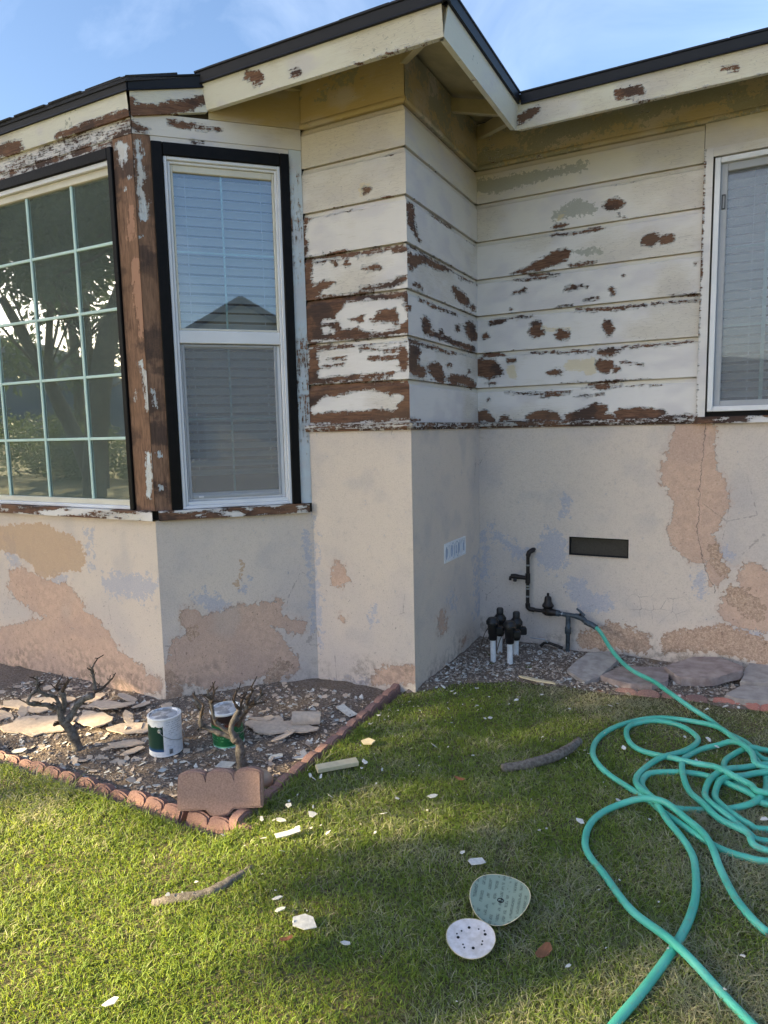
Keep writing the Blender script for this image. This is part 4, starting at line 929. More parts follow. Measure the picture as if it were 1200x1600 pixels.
shingles((-2.86, EY3 - e, ze), (EX + e, EY3 - e, ze), (0, 1, S)); shingles((EX + e, EY3 - e, ze), (EX + e, EY1 - e, ze), (-1, 0, S)); shingles((EX + e, EY1 - e, ze), (3.2, EY1 - e, ze), (0, 1, S))
shingles((XB2 - 0.05, YB - 0.05, zb), (XB + 0.02, YB - 0.05, zb), (0, 1, 0.28), 0.0, 1); shingles((XB + 0.025, YB - 0.05, zb), (BI + 0.05, EY3 - 0.01, rz(-0.035)), (-0.7, 0.7, 0.2), 0.0, 1)
# rafter tails and sheathing
bm = bmesh.new(); W_ = 0.55; q = T + 0.004
sz = lambda d: rz(d) - q
slabpoly(bm, [(BI, EY3 + 0.031, sz(0.031)), (EX - 0.031, EY3 + 0.031, sz(0.031)), (EX - W_, EY3 + W_, sz(W_)), (BI, EY3 + W_, sz(W_))], 0.01)
slabpoly(bm, [(EX - 0.031, EY3 + 0.031, sz(0.031)), (EX - 0.031, EY1 + 0.031, sz(0.031)), (EX - W_, EY1 + W_, sz(W_)), (EX - W_, EY3 + W_, sz(W_))], 0.01)
slabpoly(bm, [(EX - 0.031, EY1 + 0.031, sz(0.031)), (4.3, EY1 + 0.031, sz(0.031)), (4.3, EY1 + W_, sz(W_)), (EX - W_, EY1 + W_, sz(W_))], 0.01)
bm_obj('soffit_board', bm, M['soffit'], house)
def rafter(a, b, wdt=0.045, h=0.085):
    a = Vector(a); b = Vector(b); U = (b - a); Ln = U.length; U.normalize()
    side = U.cross(Vector((0, 0, 1))).normalized(); up = side.cross(U)
    Mx = Matrix((U, side, up)).transposed().to_4x4(); Mx.translation = a
    bm = bmesh.new(); bm_box(bm, (0, -wdt / 2, 0), (Ln, wdt / 2, h), 0.003, Mx)
    bm_obj('rafter', bm, M['soffit'], house)
zs = lambda d: ZT - 0.095 + 0.045 + S * d
rafter((X2 - 0.05, 4.52, zs(OV) - 0.03), (EX - 0.032, 4.52, zs(0.0) - 0.03)); rafter((X2 - 0.05, Y3 - 0.05 + 0.1, zs(OV) - 0.05), (EX - 0.05, EY3 + 0.05, zs(0) - 0.03))
rafter((X2 + 0.005, Y1 + 0.02, zs(OV) - 0.05), (EX - 0.03, EY1 + 0.03, zs(0) - 0.03)); rafter((-2.52, Y3 + 0.04, zs(OV) - 0.03), (-2.52, EY3 + 0.032, zs(0) - 0.03))
for x in (-0.6, 0.1, 0.8, 1.5, 2.2, 2.9):
    rafter((x, Y1 + 0.04, zs(OV) - 0.03), (x, EY1 + 0.032, zs(0) - 0.03))
# a lone blind behind each of the two opening windows
def blind(fr, u0, u1, z0, z1, p, tilt, label, open_from=None):
    c = fr.pt((u0 + u1) / 2, z0, p)
    e = empty('window_blind', tuple(c), math.atan2(fr.U[1], fr.U[0]), label, 'blind', 'white slatted blinds')
    Ln = u1 - u0
    bm = bmesh.new()
    V = []
    for i in range(5):
        t = (i / 4 - 0.5) * 0.05
        V.append((t * math.cos(tilt), t * math.sin(tilt) + 0.003 * math.cos(t / 0.025 * 1.57)))
    rows = [[bm.verts.new((sx * Ln / 2, -a, b)) for a, b in V] for sx in (-1, 1)]
    rows2 = [[bm.verts.new((sx * Ln / 2, -a, b - 0.0025)) for a, b in V] for sx in (-1, 1)]
    for i in range(4):
        bm.faces.new((rows[0][i], rows[1][i], rows[1][i + 1], rows[0][i + 1])); bm.faces.new((rows2[0][i], rows2[0][i + 1], rows2[1][i + 1], rows2[1][i]))
    for i in (0, 4):
        bm.faces.new((rows[0][i], rows2[0][i], rows2[1][i], rows[1][i]))
    bmesh.ops.recalc_face_normals(bm, faces=bm.faces[:])
    me = bpy.data.meshes.new('slat'); bm.to_mesh(me); bm.free(); me.materials.append(M['blind'])
    n = int((z1 - z0) / 0.058)
    for i in range(n):
        o = new_obj('slat', me, e); o.location = (0, random.uniform(-0.001, 0.001), 0.02 + i * 0.058 + random.uniform(-0.0015, 0.0015)); o.rotation_euler = (random.uniform(-0.05, 0.05), random.uniform(-0.003, 0.003), 0)
    bm = bmesh.new(); bm_box(bm, (-Ln / 2, -0.03, z1 - z0), (Ln / 2, 0.03, z1 - z0 + 0.05), 0.004)
    bm_obj('head_rail', bm, M['blind'], e)
    for s in (-0.36, 0.36):
        bm = bmesh.new(); tube_into(bm, [(s * Ln, -0.03, 0), (s * Ln, -0.03, z1 - z0)], 0.0016, 5)
        bm_obj('ladder_cord', bm, M['blind'], e)
blind(FS, 0.195, 0.835, 1.40, 3.26, -0.098, 0.78, 'white slatted blind in the narrow bay window with black surround')
blind(F1, -0.15, 1.15, 1.78, 3.27, -0.110, 0.78, 'white slatted blind behind the screened window on the right wall')

# ------------------------------------------------------------------ ground
def yb(x):
    return np.interp(x, [-1.9, -1.79, -1.55, -1.25, -0.95, -0.66, -0.5, 0.3, 4.0], [3.72, 3.80, 4.05, 4.20, 4.24, 4.22, 4.30, 4.36, 4.36])
def in_bed(x, y):
    return (x < -1.88) & (y > 2.045)
def graded(a, b, step, lo, hi):
    v = list(np.arange(a, b + 1e-6, step)); d = step; q = a
    while q > lo: d *= 1.35; q -= d; v.insert(0, q)
    d = step; q = v[-1]
    while q < hi: d *= 1.35; q += d; v.append(q)
    return np.array(v)
gx = graded(-5.2, 2.4, 0.05, -900, 900); gy = graded(-0.6, 5.3, 0.05, -900, 900)
Xg, Yg = np.meshgrid(gx, gy)
def lawn_z(x, y):
    return 0.012 * fbm(x * 1.6, y * 1.6, 31) * (np.abs(x) < 8) * (np.abs(y) < 8)
Zg = lawn_z(Xg, Yg)
Zg = np.where(in_bed(Xg, Yg) & (Xg > -9) & (Yg < 5.3), -0.16, Zg)
far = np.hypot(Xg, Yg)
Zg = np.where(far > 40, -0.3, Zg)
nx, ny = len(gx), len(gy)
ii = np.arange(nx * ny).reshape(ny, nx)
Fg = np.stack([ii[:-1, :-1], ii[:-1, 1:], ii[1:, 1:], ii[1:, :-1]], -1).reshape(-1, 4)
t = NT('thatch_and_soil')
n1 = t.noise(60, 6, 0.7); n2 = t.noise(3.0, 4, 0.6)
c = t.mix(t.step(n1, 0.35, 0.7), srgb(80, 74, 52), srgb(142, 134, 104))
c = t.mix(t.m('MULTIPLY', t.step(n2, 0.4, 0.7), 0.6), c, srgb(92, 102, 54))
t.set(Base_Color=c, Roughness=1.0); t.b.inputs['Specular IOR Level'].default_value = 0.1
t.bump(n1, 1.0, 0.01)
ground = new_obj('ground', mesh_np('ground', np.stack([Xg, Yg, Zg], -1).reshape(-1, 3), Fg, smooth=True), None, t.mat)
tag(ground, kind='structure')

t = NT('dry_garden_soil')
n1 = t.noise(70, 6, 0.72); n2 = t.noise(5.0, 5, 0.6); v1 = t.voro(75)
c = t.mix(t.step(n1, 0.32, 0.7), srgb(100, 88, 79), srgb(152, 139, 129))
c = t.mix(t.m('MULTIPLY', t.step(n2, 0.45, 0.7), 0.6), c, srgb(134, 116, 98))
c = t.mix(t.step(v1, 0.1, 0.2, 0.35, 0), c, srgb(178, 168, 156))
t.set(Base_Color=c, Roughness=1.0); t.b.inputs['Specular IOR Level'].default_value = 0.15
t.bump(t.m('ADD', n1, t.m('MULTIPLY', v1, -0.6)), 1.0, 0.012)
M['soil'] = t.mat
def bed_z(x, y):
    return -0.035 + 0.020 * fbm(x * 3.5, y * 3.5, 5) + 0.010 * fbm(x * 14, y * 14, 9) + 0.02 * np.clip((y - 2.9) / 0.8, 0, 1)
def strip_z(x, y):
    b = yb(x) + 0.06 * fbm(x * 5, y * 3, 15)
    return 0.014 + 0.018 * fbm(x * 3, y * 3, 25) + 0.008 * fbm(x * 16, y * 16, 27) - 0.10 * np.clip((b - y) / 0.12, 0, 1)
def sheet(name, x0, x1, y0, y1, step, fz, mat):
    xs = np.arange(x0, x1 + 1e-6, step); ys = np.arange(y0, y1 + 1e-6, step)
    Xs, Ys = np.meshgrid(xs, ys); n = np.arange(len(xs) * len(ys)).reshape(len(ys), len(xs))
    F = np.stack([n[:-1, :-1], n[:-1, 1:], n[1:, 1:], n[1:, :-1]], -1).reshape(-1, 4)
    o = new_obj(name, mesh_np(name, np.stack([Xs, Ys, fz(Xs, Ys)], -1).reshape(-1, 3), F, smooth=True), None, mat)
    return tag(o, kind='structure')
sheet('soil_bed', -6.6, -1.855, 2.03, 3.90, 0.024, bed_z, M['soil'])
sheet('gravel_strip', -1.83, 4.0, 3.66, 5.02, 0.024, strip_z, M['soil'])

# ------------------------------------------------------------------ hills, trees and the house across the yard (they shade the lawn and show in the panes)
def hills():
    n = 220; V = []; F = []
    for i in range(n):
        a = 2 * math.pi * i / n
        h = 62 + 26 * float(fbm(np.array(a * 3.0), np.array(0.5), 41)) + 10 * float(fbm(np.array(a * 12), np.array(2.5), 43))
        for r, z in ((430, -2), (470, h * 0.35), (520, h * 0.7), (580, h), (680, h * 0.6)):
            V.append((r * math.cos(a), r * math.sin(a), z))
    for i in range(n):
        j = (i + 1) % n
        for k in range(4):
            F.append((i * 5 + k, j * 5 + k, j * 5 + k + 1, i * 5 + k + 1))
    o = new_obj('hills', mesh_np('hills', V, F, smooth=True), None, M['hill'])
    tag(o, kind='structure')
hills()

def mat_leaf(name, a, b, trans=0.3):
    t = NT(name)
    n = t.noise(3, 4, 0.6)
    c = t.mix(t.step(n, 0.3, 0.7), a, b)
    t.set(Base_Color=c, Roughness=0.6)
    tr = t.n('ShaderNodeBsdfTranslucent'); t.put(tr.inputs[0], c)
    mx = t.n('ShaderNodeMixShader'); mx.inputs[0].default_value = trans
    t.t.links.new(t.b.outputs[0], mx.inputs[1]); t.t.links.new(tr.outputs[0], mx.inputs[2])
    t.t.links.new(mx.outputs[0], t.out.inputs['Surface'])
    return t.mat
M['needles'] = mat_leaf('pine_needles', srgb(54, 72, 40), srgb(86, 98, 54))
M['bushleaf'] = mat_leaf('bush_leaves', srgb(66, 84, 42), srgb(100, 110, 60))
M['trunk'] = mat_plain('pine_bark', srgb(92, 76, 62), 0.95, 0.15, 9, 1.0, 0.02, col2=srgb(54, 44, 38))

def leaf_cloud(name, parent, mat, centers, radii, per, lw, ll, seed, droop=0.3):
    rg = np.random.default_rng(seed)
    C = np.repeat(np.array(centers), per, 0); R = np.repeat(np.array(radii), per)
    d = rg.normal(size=(len(C), 3)); d /= np.linalg.norm(d, axis=1)[:, None]
    P = C + d * (R * rg.random(len(C)) ** 0.45)[:, None]
    ax = d + rg.normal(size=d.shape) * 0.7; ax[:, 2] -= droop; ax /= np.linalg.norm(ax, axis=1)[:, None]
    sd_ = np.cross(ax, rg.normal(size=d.shape)); sd_ /= np.linalg.norm(sd_, axis=1)[:, None]
    l = ll * (0.6 + 0.8 * rg.random(len(C)))[:, None]; w_ = lw * (0.6 + 0.8 * rg.random(len(C)))[:, None]
    V = np.stack([P - sd_ * w_ * 0.3, P + ax * l * 0.5 - sd_ * w_, P + ax * l, P + ax * l * 0.5 + sd_ * w_], 1).reshape(-1, 3)
    F = np.arange(len(V)).reshape(-1, 4)
    return new_obj(name, mesh_np(name, V, F), parent, mat)

def tree(name, loc, label, trunks, crown_c, crown_r, nclump, per, seed, group, lw=0.07, ll=0.38, cr=(0.7, 1.3), mat='needles', rot=0.0, tilt=0.0):
    rg = random.Random(seed)
    e = empty(name, loc, rot, label, 'tree', group)
    bm = bmesh.new()
    for pts, r0, r1 in trunks:
        q = catmull(pts, 0.5)
        tube_into(bm, q, [r0 + (r1 - r0) * i / (len(q) - 1) for i in range(len(q))], 12, True, 0.12)
    bm_obj('trunk', bm, M['trunk'], e, 180)
    cs = []; rs = []
    while len(cs) < nclump:
        v_ = Vector((rg.uniform(-1, 1), rg.uniform(-1, 1), rg.uniform(-1, 1)))
        if math.hypot(v_.x, v_.y) < 1 and v_.length > 0.15:
            cs.append((crown_c[0] + v_.x * crown_r[0], crown_c[1] + v_.y * crown_r[1], crown_c[2] + v_.z * crown_r[2] + tilt * v_.x * crown_r[0])); rs.append(rg.uniform(*cr))
    bm = bmesh.new()
    for cpos in cs[::3]:
        base = trunks[rg.randrange(len(trunks))][0][-2]
        mid = (Vector(base) + Vector(cpos)) / 2 + Vector((0, 0, rg.uniform(-0.4, 0.3)))
        tube_into(bm, catmull([base, mid, cpos], 0.6), 0.045, 6)
    bm_obj('limbs', bm, M['trunk'], e, 180)
    leaf_cloud('crown', e, M[mat], cs, rs, per, lw, ll, seed)
    return e
TG = 'pines across the street'
tree('pine_tree', (-13.0, -9.7, -0.2), 'unseen broad pine, its flat dense crown shaped to shade walls and lawn', [([(-4.2, 0, 0), (-4.0, 0.1, 2), (-3.4, 0.2, 5.0), (-1.6, 0.2, 8.6), (0.2, 0.2, 11)], 0.34, 0.16)], (-0.4, 0.0, 9.95), (6.0, 0.7, 2.9), 270, 180, 3, TG, cr=(0.5, 0.8), rot=-0.75, tilt=0.28)  # out of view; crown flattened and tilted to set the shade on walls and lawn
tree('pine_tree', (-18.6, -9.2, -0.2), 'forked pine with leaning trunk, mirrored in the picture window', [([(0, 0, 0), (0.1, 0, 2.5), (-0.1, 0.1, 5.0), (0.1, 0.2, 9)], 0.26, 0.12), ([(-0.5, -0.3, 0), (-1.4, -0.4, 1.6), (-2.9, -0.4, 4.0), (-4.6, -0.2, 6.8)], 0.32, 0.14), ([(-2.6, -0.4, 3.4), (-2.4, -0.2, 4.6), (-1.6, 0.1, 6.5), (-1.0, 0, 8)], 0.16, 0.09)], (-1.2, 0.2, 9.8), (4.4, 4.0, 2.6), 50, 210, 5, TG)
tree('pine_tree', (-27.5, -15.5, -0.2), 'drooping pine with low hanging boughs beyond the forked pine', [([(0, 0, 0), (0.2, 0, 4), (0.1, 0.1, 11)], 0.3, 0.12)], (0, 0, 8.2), (3.6, 3.6, 3.6), 22, 150, 9, TG)
tree('pine_tree', (-8.6, -15.0, -0.2), 'tall pine standing right of the broad pine', [([(0, 0, 0), (0.1, 0, 4), (0.0, 0.1, 12)], 0.3, 0.12)], (0, 0, 10.4), (4.2, 4.0, 3.2), 80, 200, 13, TG)
for i, (x, y, r, lab) in enumerate(((-24, -12.5, 1.5, 'round green bush at the street edge, nearest the forked pine'), (-28, -15, 1.9, 'large olive bush at the street edge, in the middle'), (-33, -17, 2.2, 'tall loose bush at the far end of the row'), (-20.5, -13.5, 1.3, 'small bush behind the forked pine'))):
    e = empty('bush', (x, y, -0.2), 0, lab, 'bush', 'bushes across the street')
    rg = random.Random(50 + i)
    cs = [(rg.uniform(-r, r), rg.uniform(-r, r), rg.uniform(0.2, r * 1.3)) for _ in range(26)]
    bm = bmesh.new()
    for cpos in cs[::3]: tube_into(bm, [(0, 0, 0), (cpos[0] * .4, cpos[1] * .4, cpos[2] * .6), cpos], 0.03, 5)
    bm_obj('stems', bm, M['trunk'], e)
    leaf_cloud('foliage', e, M['bushleaf'], cs, [r * 0.45] * 26, 160, 0.05, 0.14, 60 + i, 0.0)

def neighbour():
    c = Vector((9.9, -6.8, -0.2)); n = Vector((-0.78, 0.63, 0)).normalized()
    e = empty('neighbour_house', c, math.atan2(n.y, n.x) + math.pi / 2, 'cream gabled house mirrored in the narrow bay window', 'house')
    W, D, Hh, Pk = 3.6, 8.0, 3.6, 5.7
    V = [(-W, 0, 0), (W, 0, 0), (W, 0, Hh), (0, 0, Pk), (-W, 0, Hh), (-W, D, 0), (W, D, 0), (W, D, Hh), (0, D, Pk), (-W, D, Hh)]
    new_obj('wall', mesh_np('wall', V, [(0, 1, 2, 3, 4), (6, 5, 9, 8, 7), (1, 6, 7, 2), (5, 0, 4, 9)]), e, M['cream_house'])
    for k in range(18):
        z = 0.15 + k * 0.3; hw = W if z < Hh else W * (Pk - z) / (Pk - Hh)
        if hw < 0.2: break
        bm = bmesh.new(); bm_box(bm, (-hw + 0.02, -0.03, z), (hw - 0.02, -0.004, z + 0.27))
        bm_obj('siding_board', bm, M['cream_house'], e)
    sl = math.atan2(Pk - Hh, W)
    for s in (-1, 1):
        bm = bmesh.new(); bm_box(bm, (-0.05, -0.4, 0), (math.hypot(W, Pk - Hh) + 0.45, D + 0.4, 0.14))
        o = bm_obj('roof', bm, M['shingle'], e); o.location = (0, 0, Pk)
        o.rotation_euler = (0, sl, 0) if s > 0 else (0, math.pi - sl, 0)
        if s < 0: o.scale = (1, 1, -1)
    w_ = None
    for x in (-1.7, 1.7):
        bm = bmesh.new(); bm_box(bm, (x - 0.55, -0.05, 1.1), (x + 0.55, -0.032, 2.5)); w_ = bm_obj('window', bm, M['vinyl'], e)
        bm = bmesh.new(); bm_box(bm, (x - 0.48, -0.056, 1.17), (x + 0.48, -0.0505, 2.43)); bm_obj('pane', bm, M['dark'], w_)
neighbour()

# ------------------------------------------------------------------ edging blocks
def scallop_mesh(n=3, pitch=0.115, h=0.15, t=0.055, seed=0, under=False, amp=0.026):
    bm = bmesh.new(); L_ = n * pitch; pts = []
    r = pitch / 2
    for k in range(n):
        cx = -L_ / 2 + (k + 0.5) * pitch
        for i in range(9):
            a = math.pi - math.pi * i / 8
            if k > 0 and i == 0: continue
            pts.append((cx + r * math.cos(a), h - amp + amp * math.sin(a) ** 0.8))
    pts += [(L_ / 2, 0.0)]
    if under:
        pts += [(L_ / 6, 0.0), (L_ / 6 - 0.02, -0.022), (0, -0.034), (-L_ / 6 + 0.02, -0.022), (-L_ / 6, 0.0)]
    pts += [(-L_ / 2, 0.0)]
    f = [bm.verts.new((x, -t / 2, z)) for x, z in pts]; b = [bm.verts.new((x, t / 2, z)) for x, z in pts]
    fa = bm.faces.new(f); fb = bm.faces.new(b[::-1])
    n_ = len(pts)
    for i in range(n_):
        bm.faces.new((f[(i + 1) % n_], f[i], b[i], b[(i + 1) % n_]))
    bmesh.ops.recalc_face_normals(bm, faces=bm.faces[:])
    es = list(fa.edges) + list(fb.edges)
    bmesh.ops.bevel(bm, geom=es, offset=0.008, segments=2, affect='EDGES')
    rg = random.Random(seed)
    for v_ in bm.verts:
        v_.co += Vector((rg.uniform(-1, 1), rg.uniform(-1, 1), rg.uniform(-1, 1))) * 0.0016
    me = bpy.data.meshes.new('edging_block'); bm.to_mesh(me); bm.free()
    me.polygons.foreach_set('use_smooth', [True] * len(me.polygons)); me.update(); me.set_sharp_from_angle(angle=math.radians(50))
    return me
EB = [scallop_mesh(seed=k) for k in range(3)]
for m_ in EB: m_.materials.append(M['red_block'])
ORD = ['first', 'second', 'third', 'fourth', 'fifth', 'sixth', 'seventh']
GE = 'scalloped red edging blocks round the planting bed'
for k in range(7):
    x = -2.135 - 0.345 / 2 - k * 0.349
    o = new_obj('edging_block', EB[k % 3])
    o.location = (x, 2.035 + 0.012 * math.sin(k * 2.1), -0.131 + 0.010 * math.cos(k * 3.3)); o.rotation_euler = (-0.5 + 0.10 * math.sin(k * 1.7), random.uniform(-0.05, 0.05), random.uniform(-0.06, 0.06) - 0.02)
    tag(o, ('%s scalloped red edging block left of the upended block, front of bed' % ORD[k]), 'edging', GE)
o = new_obj('edging_block', EB[1]); o.location = (-1.93, 2.05, -0.125); o.rotation_euler = (-0.45, 0.03, 0.08)
tag(o, 'half-buried red edging block beneath the upended block at the bed corner', 'edging', GE)
for k in range(5):
    y = 2.25 + k * 0.349
    o = new_obj('edging_block', EB[(k + 1) % 3])
    o.location = (-1.862 - 0.012 * k, y, -0.118 + 0.004 * math.sin(k * 2)); o.rotation_euler = (0.0, random.uniform(-0.1, 0.1), math.pi / 2 + 0.02 + random.uniform(-0.02, 0.02))
    tag(o, '%s low red edging block from the bed corner toward the house, beside lawn' % ORD[k], 'edging', GE)
up = scallop_mesh(3, 0.124, 0.165, 0.06, 9, True, 0.028); up.materials.append(M['block_face'])
o = new_obj('upended_edging_block', up)
o.location = (-1.965, 2.135, 0.030); o.rotation_euler = Matrix.Rotation(0.49, 3, 'Z').to_euler()
o.rotation_euler = (Matrix.Rotation(0.49, 3, 'Z') @ Matrix.Rotation(-0.32, 3, 'X') @ Matrix.Rotation(-0.02, 3, 'Y')).to_euler()
tag(o, 'loose scalloped red edging block standing upright on the bed corner', 'edging')
E2 = [scallop_mesh(2, 0.13, 0.14, 0.075, 21), scallop_mesh(3, 0.13, 0.14, 0.09, 22)]
E2[0].materials.append(M['red_block']); E2[1].materials.append(M['pink_block'])
for k, (x, y, i, lab) in enumerate(((-0.50, 4.27, 0, 'dark red scalloped edging block in front of the flagstones, leftmost'), (-0.235, 4.31, 0, 'dark red scalloped edging block in front of the flagstones, under the hose'), (0.10, 4.335, 1, 'salmon pink scalloped edging block in front of the flagstones'), (0.50, 4.36, 1, 'salmon pink scalloped edging block at the right end of the flagstones'))):
    o = new_obj('edging_block', E2[i]); o.location = (x, y, -0.100); o.rotation_euler = (-0.35, random.uniform(-0.03, 0.03), 0.1 if k < 2 else 0.05)
    tag(o, lab, 'edging', 'edging blocks in front of the flagstones')

# ------------------------------------------------------------------ flagstones
FT = [(0.052, 0.045, (-0.03, 0.08), 'flag'), (0.048, 0.04, (0.03, -0.03), 'flag_red'), (0.090, 0.055, (0.05, 0.03), 'flag_red'), (0.072, 0.05, (0.03, 0.02), 'flag'), (0.055, 0.045, (0.02, -0.02), 'flag')]
FLAB = ['pale grey flagstone beside the standpipe, leftmost of the row', 'reddish flagstone partly under the hose', 'large raised reddish flagstone in the middle by the wall', 'grey flagstone at the right edge against the wall', 'grey flagstone at the right edge behind the pink edging']
for k, pts in enumerate(FLAGS):
    zt, th, tl, mk = FT[k]
    cx = sum(p[0] for p in pts) / len(pts); cy = sum(p[1] for p in pts) / len(pts)
    P = []
    for i, a in enumerate(pts):
        b = pts[(i + 1) % len(pts)]
        for s in range(4):
            t_ = s / 4; j = 0.010 if s else 0.0
            P.append((a[0] + (b[0] - a[0]) * t_ + random.uniform(-j, j) - cx, a[1] + (b[1] - a[1]) * t_ + random.uniform(-j, j) - cy))
    bm = bmesh.new()
    tl_ = lambda x, y: tl[0] * x + tl[1] * y
    top = [bm.verts.new((x, y, zt + tl_(x, y))) for x, y in P]; bot = [bm.verts.new((x * 0.99, y * 0.99, zt - th + tl_(x, y))) for x, y in P]
    ft = bm.faces.new(top); bm.faces.new(bot[::-1])
    for i in range(len(P)):
        j = (i + 1) % len(P); bm.faces.new((top[j], top[i], bot[i], bot[j]))
    bmesh.ops.bevel(bm, geom=list(ft.edges), offset=0.006, segments=2, affect='EDGES')
    o = bm_obj('flagstone', bm, M[mk], None, 40); o.location = (cx, cy, 0)
    tag(o, FLAB[k], 'flagstone', 'flagstones along the house wall')

# ------------------------------------------------------------------ garden hose
seq = []
RT = np.array((0.885, 0.465)); FWD = np.array((-0.465, 0.885))
order = ['S1', 'S8', 'S2', 'S6', 'S7', 'S5', 'S3', 'S4']
path = [(-0.945, 4.905, 0.262)] + HOSE_START
first = True
for i, k in enumerate(order):
    pts = [np.array(p) for p in HOSE[k]]
    if not first:
        a = np.array(path[-1][:2]); b = pts[0]
        if k == 'S4':
            mid = [a - FWD * 0.12 - RT * 0.06, (a + b) / 2 - FWD * 0.40, b - FWD * 0.10 + RT * 0.06]
        else:
            g_ = 0.22 + 0.05 * i
            mid = [a + RT * g_ + (a - b) * 0.15, (a + b) / 2 + RT * (g_ + 0.16), b + RT * g_ + (b - a) * 0.15]
        path += [(m_[0], m_[1], 0.017) for m_ in mid]
    path += [(p[0], p[1], 0.017) for p in pts]
    first = False
HR = 0.0142
hp = np.array(catmull(path, 0.02))
# resample evenly, then lift later turns over earlier ones
sl = np.r_[0, np.cumsum(np.linalg.norm(np.diff(hp, axis=0), axis=1))]
ss = np.arange(0, sl[-1], 0.018)
hp = np.stack([np.interp(ss, sl, hp[:, k]) for k in range(3)], 1)
z0 = hp[:, 2].copy()
lift = np.zeros(len(hp))
for i in range(20, len(hp)):
    d = np.hypot(hp[:i - 14, 0] - hp[i, 0], hp[:i - 14, 1] - hp[i, 1])
    near = d < 2 * HR * 1.05
    if near.any():
        lift[i] = max(lift[i], (lift[:i - 14][near]).max() * 0.9 + np.sqrt(np.clip((2 * HR) ** 2 - d[near] ** 2, 0, None)).max() * 0.92)
        lift[i] = min(lift[i], 0.075)
ker = np.exp(-0.5 * (np.arange(-12, 13) / 4.0) ** 2)
sm = np.array([max(lift[max(0, i - 12):i + 13] * ker[max(0, 12 - i):12 - i + len(lift) if i + 13 > len(lift) else 25][:len(lift[max(0, i - 12):i + 13])]) for i in range(len(lift))])
sm = np.convolve(sm, np.ones(5) / 5, 'same')
gz = np.where(z0 < 0.019, lawn_z(hp[:, 0], hp[:, 1]) + 0.014 + 0.007 * fbm(ss * 2, ss * 0, 77), z0)
hp[:, 2] = gz + sm
hp[:, 2] = np.convolve(np.pad(hp[:, 2], 3, 'edge'), np.ones(7) / 7, 'valid')
bm = bmesh.new(); tube_into(bm, [tuple(p) for p in hp], HR, 12)
t = NT('teal_hose_rubber')
n = t.noise(6, 4); n2 = t.noise(120, 3)
c = t.mix(t.step(n, 0.35, 0.7), srgb(74, 178, 156), srgb(98, 194, 174))
c = t.mix(t.m('MULTIPLY', t.step(t.noise(30, 5, 0.75), 0.52, 0.70), 0.5), c, srgb(128, 142, 120))
t.set(Base_Color=c, Roughness=0.42); t.bump(n2, 0.2, 0.001)
hose = bm_obj('garden_hose', bm, t.mat, None, 180)
tag(hose, 'teal garden hose lying in loose coils on the lawn', 'hose')
bm = bmesh.new(); tube_into(bm, [tuple(p) for p in hp[0:6]], [0.021, 0.021, 0.021, 0.021, 0.020, 0.020], 12)
bm_obj('hose_collar', bm, M['blue_pipe'], hose, 40)

# ------------------------------------------------------------------ standpipe with regulator
sp = empty('standpipe', (-1.07, 4.925, 0.0), 0, 'dark water pipe with pressure regulator and tap on the wall', 'pipe')
def sp_t(name, pts, r, mat, seg=12, parent=None):
    bm = bmesh.new(); tube_into(bm, [(p[0] + 1.07, p[1] - 4.925, p[2]) for p in pts], r, seg)
    return bm_obj(name, bm, mat, parent or sp, 40)
yp = 4.925
sp_t('pipe', [(-1.345, 5.0, 0.752), (-1.345, yp + 0.03, 0.752), (-1.350, yp + 0.008, 0.748), (-1.365, yp, 0.738), (-1.374, yp, 0.715), (-1.376, yp, 0.33), (-1.374, yp, 0.312), (-1.362, yp, 0.302), (-1.34, yp, 0.300), (-1.25, yp, 0.298)], 0.0135, M['brass'])
sp_t('elbow', [(-1.345, yp + 0.035, 0.752), (-1.352, yp + 0.008, 0.748), (-1.366, yp, 0.738), (-1.3745, yp, 0.71)], 0.0185, M['brass'])
sp_t('elbow', [(-1.376, yp, 0.345), (-1.374, yp, 0.315), (-1.362, yp, 0.303), (-1.325, yp, 0.2995)], 0.0185, M['brass'])
tee = sp_t('tee', [(-1.375, yp, 0.575), (-1.3755, yp, 0.50)], 0.019, M['brass'])
sp_t('side_outlet', [(-1.375, yp, 0.540), (-1.44, yp, 0.543)], 0.016, M['brass'], 12, tee)
for z in (0.64, 0.48, 0.46, 0.40):
    sp_t('coupling', [(-1.3755, yp, z - 0.006), (-1.3755, yp, z + 0.006)], 0.0155, M['zinc'])
tap = sp_t('tap', [(-1.44, yp, 0.543), (-1.47, yp, 0.545), (-1.505, yp, 0.545)], [0.017, 0.021, 0.017], M['brass'])
sp_t('spout', [(-1.495, yp, 0.545), (-1.508, yp - 0.006, 0.538), (-1.51, yp - 0.008, 0.515)], 0.011, M['brass'], 10, tap)
sp_t('knob', [(-1.47, yp - 0.01, 0.53), (-1.47, yp - 0.02, 0.512)], 0.014, M['brass'], 10, tap)
reg = sp_t('regulator', [(-1.26, yp, 0.298), (-1.235, yp, 0.297), (-1.20, yp, 0.296), (-1.155, yp, 0.293)], [0.020, 0.028, 0.030, 0.022], M['brass'], 16)
bm = bmesh.new(); lathe_into(bm, [(0.026, -0.03), (0.030, -0.01), (0.026, 0.02), (0.042, 0.034), (0.044, 0.044), (0.038, 0.052), (0.028, 0.070), (0.025, 0.100), (0.018, 0.112), (0.009, 0.115), (0.009, 0.135), (0.004, 0.138)], 20, Matrix.Translation((-1.222 + 1.07, 0, 0.302)))
bm_obj('bonnet', bm, M['brass'], reg, 40)
sp_t('pipe', [(-1.165, yp, 0.293), (-1.0, yp, 0.284)], 0.0165, M['blue_pipe'])
sp_t('union', [(-1.16, yp, 0.293), (-1.135, yp, 0.2915)], 0.024, M['blue_pipe'], 8)
